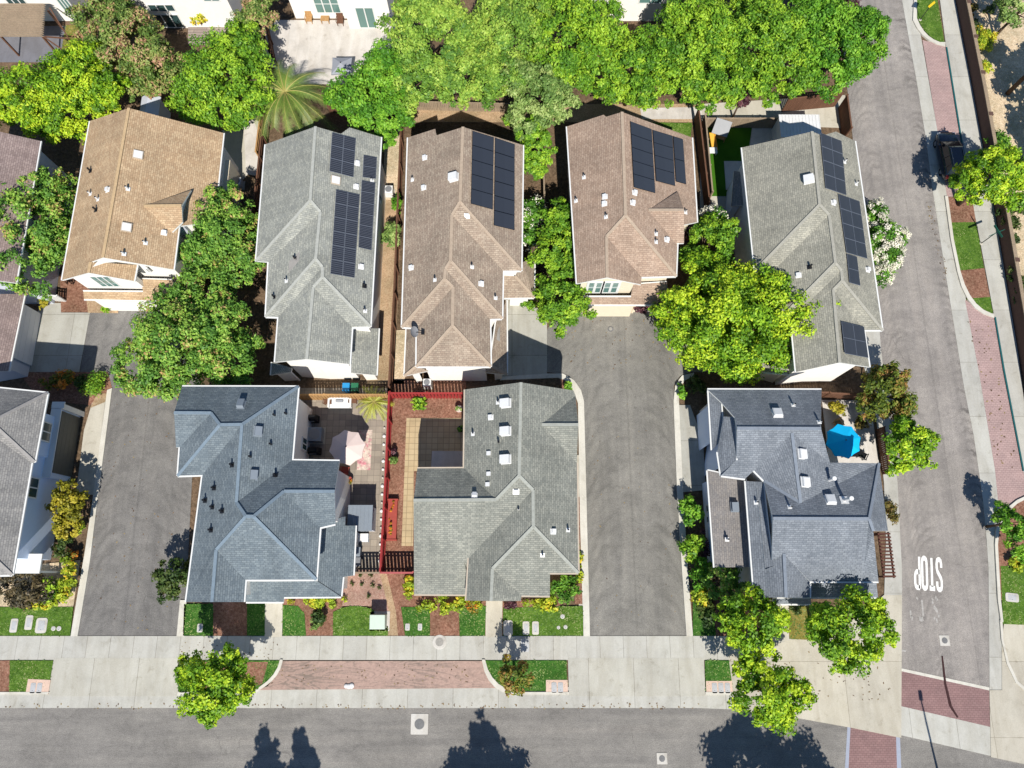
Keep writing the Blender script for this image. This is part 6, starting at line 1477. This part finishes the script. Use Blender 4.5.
# wooden pergola roof in the top left yard
c0, c1 = at(-6, 36, 2.7), at(49, 7, 2.7); t = thing('pergola', 'weathered shingled pergola roof in the top left yard', 'pergola', ((c0.x + c1.x) / 2, (c0.y + c1.y) / 2, 0))
r_ = WB()
for i in range(16):
    f0, f1 = i / 16, (i + 1) / 16; y0, y1 = c0.y + (c1.y - c0.y) * f0, c0.y + (c1.y - c0.y) * f1
    r_.hexa([(c0.x - 3, y0, 2.6 + .5 * f0), (c1.x, y0, 2.6 + .5 * f0), (c1.x - .3, y1, 2.6 + .5 * f1 - .03), (c0.x - 3, y1, 2.6 + .5 * f1 - .03)], [(c0.x - 3, y0, 2.68 + .5 * f0), (c1.x, y0, 2.68 + .5 * f0), (c1.x - .3, y1, 2.66 + .5 * f1 - .03), (c0.x - 3, y1, 2.66 + .5 * f1 - .03)])
r_.build('roof', M['wood_grey'], t)
q0 = at(66, 52, 2.6); fr = WB()
fr.bar((c1.x, c0.y, 2.55), (q0.x, q0.y, 2.55), .1, .14); fr.bar((c1.x, c1.y, 2.55), (c1.x + 2.2, c0.y - .1, 2.55), .1, .14); fr.bar((c1.x, c0.y + .1, 2.5), (c1.x + 2.2, c0.y - .1, 2.5), .08, .12); fr.build('beams', M['wood_brown'], t)
for x, y in ((c1.x - .2, c0.y + .1), (c1.x - .2, c1.y - .2), (q0.x, q0.y), (c1.x + 2.2, c0.y - .1), (c0.x + .5, c0.y + .1)): pm = WB(); pm.box(x - .07, x + .07, y - .07, y + .07, 0, 2.5); pm.build('post', M['wood_brown'], t)
# tiled play corner in the turf yard
def tilted(label, px, py, w, d, h, rz, mat, name, cat):
    c = at(px, py, 0); t = thing(name, label, cat, c, rz)
    s = MB(); s.hexa([(-w / 2, -d / 2, h * .55), (w / 2, -d / 2, h * .55), (w / 2, d / 2, h), (-w / 2, d / 2, h)], [(-w / 2, -d / 2, h * .55 + .06), (w / 2, -d / 2, h * .55 + .06), (w / 2, d / 2, h + .06), (-w / 2, d / 2, h + .06)]); s.build('canopy', M[mat], t)
    for sx in (-1, 1):
        for sy in (-1, 1): l = MB(); l.box(sx * (w / 2 - .06) - .03, sx * (w / 2 - .06) + .03, sy * (d / 2 - .06) - .03, sy * (d / 2 - .06) + .03, 0, h * .55 if sy < 0 else h * .95); l.build('post', M['wood_tan'], t)
    f = MB(); f.box(-w / 2 + .1, w / 2 - .1, -d / 2 + .1, d / 2 - .1, .25, .33); f.build('floor', M['wood_tan'], t)
tilted('grey roofed play tower on the small turf yard', 718, 136, 1.4, 1.1, 1.6, -.35, 'metal_grey', 'play_tower', 'play tower')
M['yellow_plastic'] = plain('yellow_plastic', (232, 172, 50), .7, .4, .4, .05)
c = at(711, 143, 0); t = thing('slide', 'yellow toy slide on the small turf yard', 'slide', c, .3)
a = MB(); a.hexa([(-.22, -.9, .05), (.22, -.9, .05), (.22, .5, .85), (-.22, .5, .85)], [(-.22, -.9, .1), (.22, -.9, .1), (.22, .5, .9), (-.22, .5, .9)]); a.build('chute', M['yellow_plastic'], t)
for sx in (-1, 1): a = MB(); a.bar((sx * .24, -.9, .12), (sx * .24, .5, .97), .05, .14); a.build('side', M['yellow_plastic'], t); a = MB(); a.box(sx * .2 - .03, sx * .2 + .03, .45, .51, 0, .85); a.build('leg', M['metal_grey'], t)
table('white low table on the small turf yard', 712, 153, .7, .6, .45, 'metal_white')
# utility covers
M['cover'] = concrete('utility_cover', (222, 218, 210), .68); M['cover_grey'] = concrete('grey_utility_lid', (206, 208, 210), .66); M['iron'] = plain('cast_iron', (128, 128, 128), .6, .7, .4, .25, 0, 9); M['lid_grey'] = plain('worn_iron_lid', (176, 172, 164), .6, .8, .3, .2, 0, 9)
def cover(label, px, py, w, d, z=.1, mat='cover', rz=0.0, group=None, lid=None, rnd=False):
    c = at(px, py, z); t = thing('utility_cover', label, 'utility cover', c, rz, group)
    a = MB()
    if rnd: a.lathe([(w / 2, -.05), (w / 2, .02), (w / 2 - .03, .03)], (0, 0, 0), 18)
    else:
        r_ = min(w, d) * (.04 if lid == 'round' else .22); pts = []
        for sx, sy, s0 in ((1, 1, 0), (-1, 1, 1), (-1, -1, 2), (1, -1, 3)):
            for k in range(4): an = math.pi / 2 * (s0 + k / 3); pts.append((sx * (w / 2 - r_) + r_ * math.cos(an), sy * (d / 2 - r_) + r_ * math.sin(an)))
        a.prism(pts, -.05, .03)
    a.build('frame', M[mat], t, bevel=.006)
    if lid == 'round':
        l = MB(); l.lathe([(min(w, d) * .29, .03), (min(w, d) * .29, .042), (min(w, d) * .1, .046)], (0, 0, 0), 22); l.build('lid', M['lid_grey' if rnd else 'iron'], t)
    else:
        l = MB(); l.box(-w * .3, w * .3, -d * .32, d * .32, .03, .036) if not rnd else l.lathe([(w * .3, .03), (w * .3, .036)], (0, 0, 0), 14); l.build('lid', M['cover_grey'], t)
        n_ = MB(); n_.box(-.03, .03, -d * .25 - .02, -d * .25 + .02, .036, .04); n_.build('lifting_eye', M['iron'], t)
    return t
GU = 'pale utility covers in the lawns'
for lab, px, py, w, d, rnd in (('upright pale cover, leftmost on the left front lawn', 14, 625.5, .55, 1.0, 0), ('pale cover between the two other lids on the left front lawn', 29, 622.5, .55, 1.05, 0), ('largest pale cover on the left front lawn', 41.5, 625.5, .85, 1.1, 0),
    ('round pale cap, left of a pair on the left front lawn', 53.5, 628.5, .34, .34, 1), ('round pale cap, right of a pair on the left front lawn', 59, 628.5, .36, .36, 1), ('pale cover on the small lawn by the left alley', 200, 628, .42, .62, 0),
    ('small pale cover, left of a pair on the lawn with the mulch path', 407.5, 627, .34, .5, 0), ('small pale cover, right of a pair on the lawn with the mulch path', 420, 627, .32, .5, 0),
    ('grey cover beside the front path of the sage grey house', 508, 628, .7, 1.1, 0), ('white cover, left of the close pair right of the front path', 526, 628, .5, .95, 0), ('white cover, right of the close pair right of the front path', 535.5, 628, .5, .95, 0),
    ('white round cap on the lawn right of the covers', 562.5, 616.5, .34, .34, 1), ('round cap, left of the lowest pair on the right lawn', 558.5, 627.5, .26, .26, 1), ('round cap, right of the lowest pair on the right lawn', 565.5, 627, .3, .3, 1)):
    cover(lab, px, py, w, d, .1, 'cover', 0, GU, None, bool(rnd))
cover('pale slab cover on the lawn at the right edge', 1012, 597.5, 1.0, .65, .12, 'cover', -.1)
cover('square concrete cover with a round iron lid in the bottom road', 419.5, 724, 1.25, 1.4, .008, 'cover', 0, None, 'round')
cover('round iron lid in a paler ring in the south sidewalk', 439.5, 642, 1.05, 1.05, .05, 'cover', 0, None, 'round', True)
cover('square white cover with a round lid in the east street below the lettering', 944.5, 640.5, .75, .75, .012, 'cover', .0, None, 'round')
cover('small white square cover with a round lid near the bottom edge of the road', 662, 758.5, .75, .75, .008, 'cover', 0, None, 'round')
cover('round iron lid in the asphalt court below the tan garage door', 610.5, 329, .5, .5, .014, 'iron', 0, None, 'round', True)
GV = 'grey vault lids in the pink paver pads'
for lab, px, py in (('vault lid, left one in the lower left paver pad', 33, 688), ('vault lid, right one in the lower left paver pad', 39.5, 688), ('vault lid, left one in the middle paver pad', 554, 687.5), ('vault lid, right one in the middle paver pad', 560.5, 687.5),
    ('vault lid, leftmost of three in the right paver pad', 714.5, 688), ('vault lid, middle of three in the right paver pad', 721, 688), ('vault lid, rightmost of three in the right paver pad', 727.5, 688)):
    cover(lab, px, py, .38, .72, .1, 'cover_grey', 0, GV)
cover('grey vault lid in the shaded sidewalk by the small street tree', 525, 645, .65, .95, .05, 'cover_grey')
# transformer box
M['util_green'] = plain('pale_green_metal', (196, 212, 196), .7, .5, .4, .05)
c = at(380, 621, 0); t = thing('transformer_box', 'pale green utility cabinet on the front lawn between the two middle houses', 'utility box', c)
a = MB(); a.box(-.55, .55, -.5, .5, .1, 1.05, 0, .03); a.build('body', M['util_green'], t, bevel=.03); a = MB(); a.hexa([(-.58, -.54, 1.05), (.58, -.54, 1.05), (.58, .52, 1.05), (-.58, .52, 1.05)], [(-.56, -.5, 1.1), (.56, -.5, 1.1), (.56, .5, 1.28), (-.56, .5, 1.28)]); a.build('lid', M['util_green'], t, bevel=.02)
a = MB(); a.box(-.75, .75, -.7, .7, -.05, .1); a.build('plinth', M['conc_pale'], t); a = MB(); a.box(.38, .44, -.56, -.5, .5, .7); a.build('handle', M['metal_dark'], t)
# a white sack lying on the red paving
a = MB(); rs = random.Random(4)
for k in range(3): a.lathe([(.1, 0), (.17 + .02 * k, .05), (.14, .1), (.03, .13)], (k * .2 - .2, rs.uniform(-.06, .06), 0), 9)
o = a.build('white_sack', M['metal_white'], None, True); o.location = at(349, 685.5, .06); tag(o, 'small white sack lying on the weathered red paving', 'sack')
# street signs
def sign(label, px, py, h, plate, mat, rz, name='street_sign'):
    c = at(px, py, .1); t = thing(name, label, 'sign', c, rz)
    p = MB(); p.tube([(0, 0, 0), (0, 0, h)], .035, 8); p.build('pole', M['metal_dark'], t)
    f = MB(); f.lathe([(.14, 0), (.14, .03), (.05, .06)], (0, 0, 0), 10); f.build('footing', M['conc'], t)
    s = MB()
    if plate == 'diamond': s.hexa([(0, -.05, h - .75), (.42, -.05, h - .33), (.42, -.03, h - .33), (0, -.03, h - .75)], [(-.42, -.05, h - .33), (0, -.05, h + .09), (0, -.03, h + .09), (-.42, -.03, h - .33)])
    else: s.box(-.75, .75, -.05, -.03, h - .22, h); s.box(-.02, .02, -.6, .6, h + .02, h + .22)
    s.build('sign_plate', M[mat], t)
M['sign_yellow'] = plain('yellow_sign', (250, 206, 20), .8, .5, .4, .03); M['sign_green'] = plain('green_sign', (30, 96, 84), .7, .5, .4, .05)
sign('yellow diamond sign on a pole on the top right grass island', 920, 20, 2.3, 'diamond', 'sign_yellow', .5)
sign('dark green street name sign on a pole beside the east sidewalk', 981, 243.5, 2.2, 'name', 'sign_green', .4)
# street lamp standing south of the road: its shadow crosses the corner
c = at(921, 703, 0); L = Vector((c.x + .95, c.y - 8.1, 0)); t = thing('street_lamp', 'street lamp just below the bottom edge whose thin shadow crosses the red crosswalk', 'street lamp', (L.x, L.y, 0))
p = MB(); p.tube([(0, 0, 0), (0, 0, 4), (0, 0, 7.6), (0, .15, 8.3), (-.05, .55, 8.75)], [.11, .09, .07, .06, .05], 9); p.build('pole', M['metal_dark'], t); p = MB(); p.box(-.19, .1, .5, 1.15, 8.7, 8.86, 0, .04); p.build('lamp_head', M['metal_dark'], t)

# ------------------------------------------------------------------ parked car
def car(label, a, b):
    A, B = at(*a, 0), at(*b, 0); d = (A - B).normalized(); L = 4.65; c = (A + B) / 2
    t = thing('parked_car', label, 'car', c, math.atan2(d.y, d.x))
    paint = NT('dark_blue_car_paint', .25, .6); paint.base((.006, .009, .02)); paint.b.inputs['Coat Weight'].default_value = .6
    gl = M['car_glass'] = glass('car_glass', (.012, .014, .018)); tyre = plain('tyre', (30, 30, 32), .5, .9, .1); 
    # body as stacked cross sections along the length (x forward)
    xs = [-2.32, -2.2, -1.7, -.9, 0, .85, 1.3, 1.9, 2.2, 2.33]
    hw = [.78, .88, .92, .93, .93, .93, .92, .88, .8, .66]; belt = [.95, 1.0, 1.02, 1.02, 1.0, .98, .95, .88, .78, .66]; bot = [.42, .32, .28, .26, .26, .26, .28, .3, .34, .4]
    mb = MB(); rings = []
    for x, w, zt, zb in zip(xs, hw, belt, bot): rings.append([(x, -w * .94, zb), (x, -w, zb + .22), (x, -w * .99, zt - .14), (x, -w * .88, zt), (x, w * .88, zt), (x, w * .99, zt - .14), (x, w, zb + .22), (x, w * .94, zb)])
    n = 8; mb.v = [p for r in rings for p in r]
    for i in range(len(xs) - 1):
        for k in range(n): mb.f.append((i * n + k, i * n + (k + 1) % n, (i + 1) * n + (k + 1) % n, (i + 1) * n + k)); mb.m.append(0)
    mb.f.append(tuple(range(n))[::-1]); mb.f.append(tuple((len(xs) - 1) * n + k for k in range(n))); mb.m += [0, 0]
    mb.build('body', paint.m, t, True, bevel=.015)
    g = MB(); g.hexa([(-2.12, -.8, .98), (1.28, -.8, .94), (1.28, .8, .94), (-2.12, .8, .98)], [(-1.75, -.62, 1.58), (.3, -.62, 1.6), (.3, .62, 1.6), (-1.75, .62, 1.58)]); g.build('windows', gl, t, bevel=.02)
    r = MB(); r.hexa([(-1.82, -.66, 1.57), (.38, -.66, 1.575), (.38, .66, 1.575), (-1.82, .66, 1.57)], [(-1.7, -.58, 1.66), (.2, -.58, 1.67), (.2, .58, 1.67), (-1.7, .58, 1.66)]); r.build('roof', paint.m, t, bevel=.02)
    for sy in (-1, 1):
        for (x0, z0, x1, z1) in ((1.26, .97, .33, 1.59), (-.45, .99, -.5, 1.59), (-1.35, .99, -1.3, 1.59), (-2.1, 1.0, -1.76, 1.58)):
            pl = MB(); pl.bar((x0, sy * .815, z0), (x1, sy * .64, z1), .07, .05); pl.build('pillar', paint.m, t)
    for sy in (-1, 1):
        q = MB(); q.bar((-1.6, sy * .52, 1.71), (.1, sy * .52, 1.71), .045, .05); q.build('roof_rail', M['metal_grey'], t)
        q = MB(); q.box(.75, .95, sy * 1.02 - .1, sy * 1.02 + .1, .95, 1.12); q.build('mirror', paint.m, t, bevel=.03)
        q = MB(); q.box(2.05, 2.27, sy * .66 - .14, sy * .66 + .14, .66, .78); q.build('headlight', M['metal_white'], t, bevel=.03)
        q = MB(); q.box(-2.345, -2.15, sy * .74 - .12, sy * .74 + .12, .72, 1.0); q.build('tail_light', M['tail'], t, bevel=.02)
        for x in (-1.42, 1.42):
            w_ = MB(); w_.tube([(x, sy * .78 - .11, .34), (x, sy * .78 + .11, .34)], .34, 20); wo = w_.build('wheel', tyre, t)
            k = MB(); k.tube([(x, sy * .78 - .12, .34), (x, sy * .78 + .12, .34)], .2, 14); k.build('rim', M['metal_grey'], wo)
    for x in (2.34, -2.35): q = MB(); q.box(x - .03, x + .03, -.26, .26, .48, .6); q.build('number_plate', M['metal_white'], t)
    wl = MB(); wl.bar((1.2, -.45, 1.02), (.9, .05, 1.2), .02, .02); wl.bar((1.22, .05, 1.02), (.92, .5, 1.19), .02, .02); wl.build('wipers', M['metal_dark'], t)
M['tail'] = plain('red_lamp', (190, 24, 24), .7, .3, .5, .02)
car('dark blue estate car parked on the red paving, half under the bright tree', (940.5, 133), (951, 187))


fence('low white gate fence at the left foot of the tan house', [(49, 287), (56, 301), (66, 302)], 1.3, 'trim', .12, .06)
ac('pale air conditioner below the front wall of the dish roofed house', 428, 385, .7, 'metal_white')
ac('pale air conditioner beside the right wall of the tan roofed house', 240, 186, .8, 'metal_white')
# fallen leaves on paving, gutters and mulch
rl = np.random.default_rng(31); lv = []; la = []
def litter(pts, n, z, s=.07):
    x0, x1 = min(p[0] for p in pts), max(p[0] for p in pts); y0, y1 = min(p[1] for p in pts), max(p[1] for p in pts); k = 0
    while k < n:
        px, py = rl.uniform(x0, x1), rl.uniform(y0, y1); j = len(pts) - 1; ins = False
        for i in range(len(pts)):
            if (pts[i][1] > py) != (pts[j][1] > py) and px < (pts[j][0] - pts[i][0]) * (py - pts[i][1]) / (pts[j][1] - pts[i][1]) + pts[i][0]: ins = not ins
            j = i
        if not ins: continue
        p = at(px, py, z); a = rl.uniform(0, 6.28); u = np.array([math.cos(a), math.sin(a), .1]) * s * rl.uniform(.6, 1.5); w_ = np.array([-math.sin(a), math.cos(a), .15]) * s * rl.uniform(.4, .9); c0 = np.array(p)
        lv.append(np.stack([c0 - u, c0 - w_, c0 + u, c0 + w_])); la.append(rl.uniform(0, 1)); k += 1
litter([(967, 320), (990, 322), (1003, 400), (1018, 470), (998, 470), (985, 400)], 60, .045, .09)
litter([(285, 664), (480, 664), (486, 684), (270, 684)], 70, .07, .07)
litter([(0, 703), (700, 703), (700, 709), (0, 709)], 160, .04, .07)
litter([(180, 640), (280, 640), (280, 658), (180, 658)], 40, .06, .06)
litter([(730, 660), (880, 640), (895, 700), (740, 700)], 90, .07, .07)
litter([(930, 200), (950, 280), (944, 282), (926, 200)], 40, .04, .07)
litter([(112, 400), (170, 400), (178, 630), (80, 630)], 80, .025, .07)
litter([(585, 400), (672, 400), (684, 630), (592, 630)], 60, .025, .06)
litter([(560, 318), (680, 318), (670, 370), (572, 372)], 80, .025, .07)
LF['litter'] = foliage('dry_leaves', [(.1, (.08, .05, .03)), (.5, (.16, .10, .05)), (.95, (.24, .18, .08))], .05)
lo_ = mesh_from('leaf_litter', np.concatenate(lv), np.array(la), LF['litter'], None); tag(lo_, 'scattered dry fallen leaves on the paving and along the kerbs', 'leaves', kind='stuff')


# ================================================================== LIGHT, SKY, CAMERA
SUN_EL, SUN_OFF = 48.0, 6.5          # sun stands a little east of south (picture bottom = south)
w = bpy.data.worlds.new('World'); scene.world = w; w.use_nodes = True
nt = w.node_tree; bg = nt.nodes['Background']
sky = nt.nodes.new('ShaderNodeTexSky'); sky.sky_type = 'NISHITA'; sky.sun_disc = False
sky.sun_elevation = R(SUN_EL); sky.sun_rotation = R(180 - SUN_OFF); sky.altitude = 60; sky.dust_density = 0.0; sky.ozone_density = 5.0
nt.links.new(sky.outputs[0], bg.inputs['Color']); bg.inputs['Strength'].default_value = .08
sd = bpy.data.lights.new('sun', 'SUN'); sd.energy = 4.6; sd.angle = R(.5); sd.color = (1, .955, .88)
so = bpy.data.objects.new('sun', sd); COL.objects.link(so)
v = Vector((math.sin(R(SUN_OFF)) * math.cos(R(SUN_EL)), -math.cos(R(SUN_OFF)) * math.cos(R(SUN_EL)), math.sin(R(SUN_EL))))
so.rotation_euler = v.to_track_quat('Z', 'Y').to_euler(); so.location = v * 80
cd = bpy.data.cameras.new('camera'); cd.sensor_width = 36; cd.lens = 36 * FPX / 1024; cd.clip_start = .5; cd.clip_end = 2000
co = bpy.data.objects.new('camera', cd); COL.objects.link(co); co.location = (0, 0, H); co.rotation_euler = (TILT, 0, 0); scene.camera = co
vs = scene.view_settings; vs.view_transform = 'Standard'; vs.look = 'None'; vs.exposure = .58; vs.gamma = 1; vs.use_curve_mapping = False
scene.cycles.max_bounces = 6; scene.cycles.transparent_max_bounces = 4
scene.render.resolution_x = 1024; scene.render.resolution_y = 768
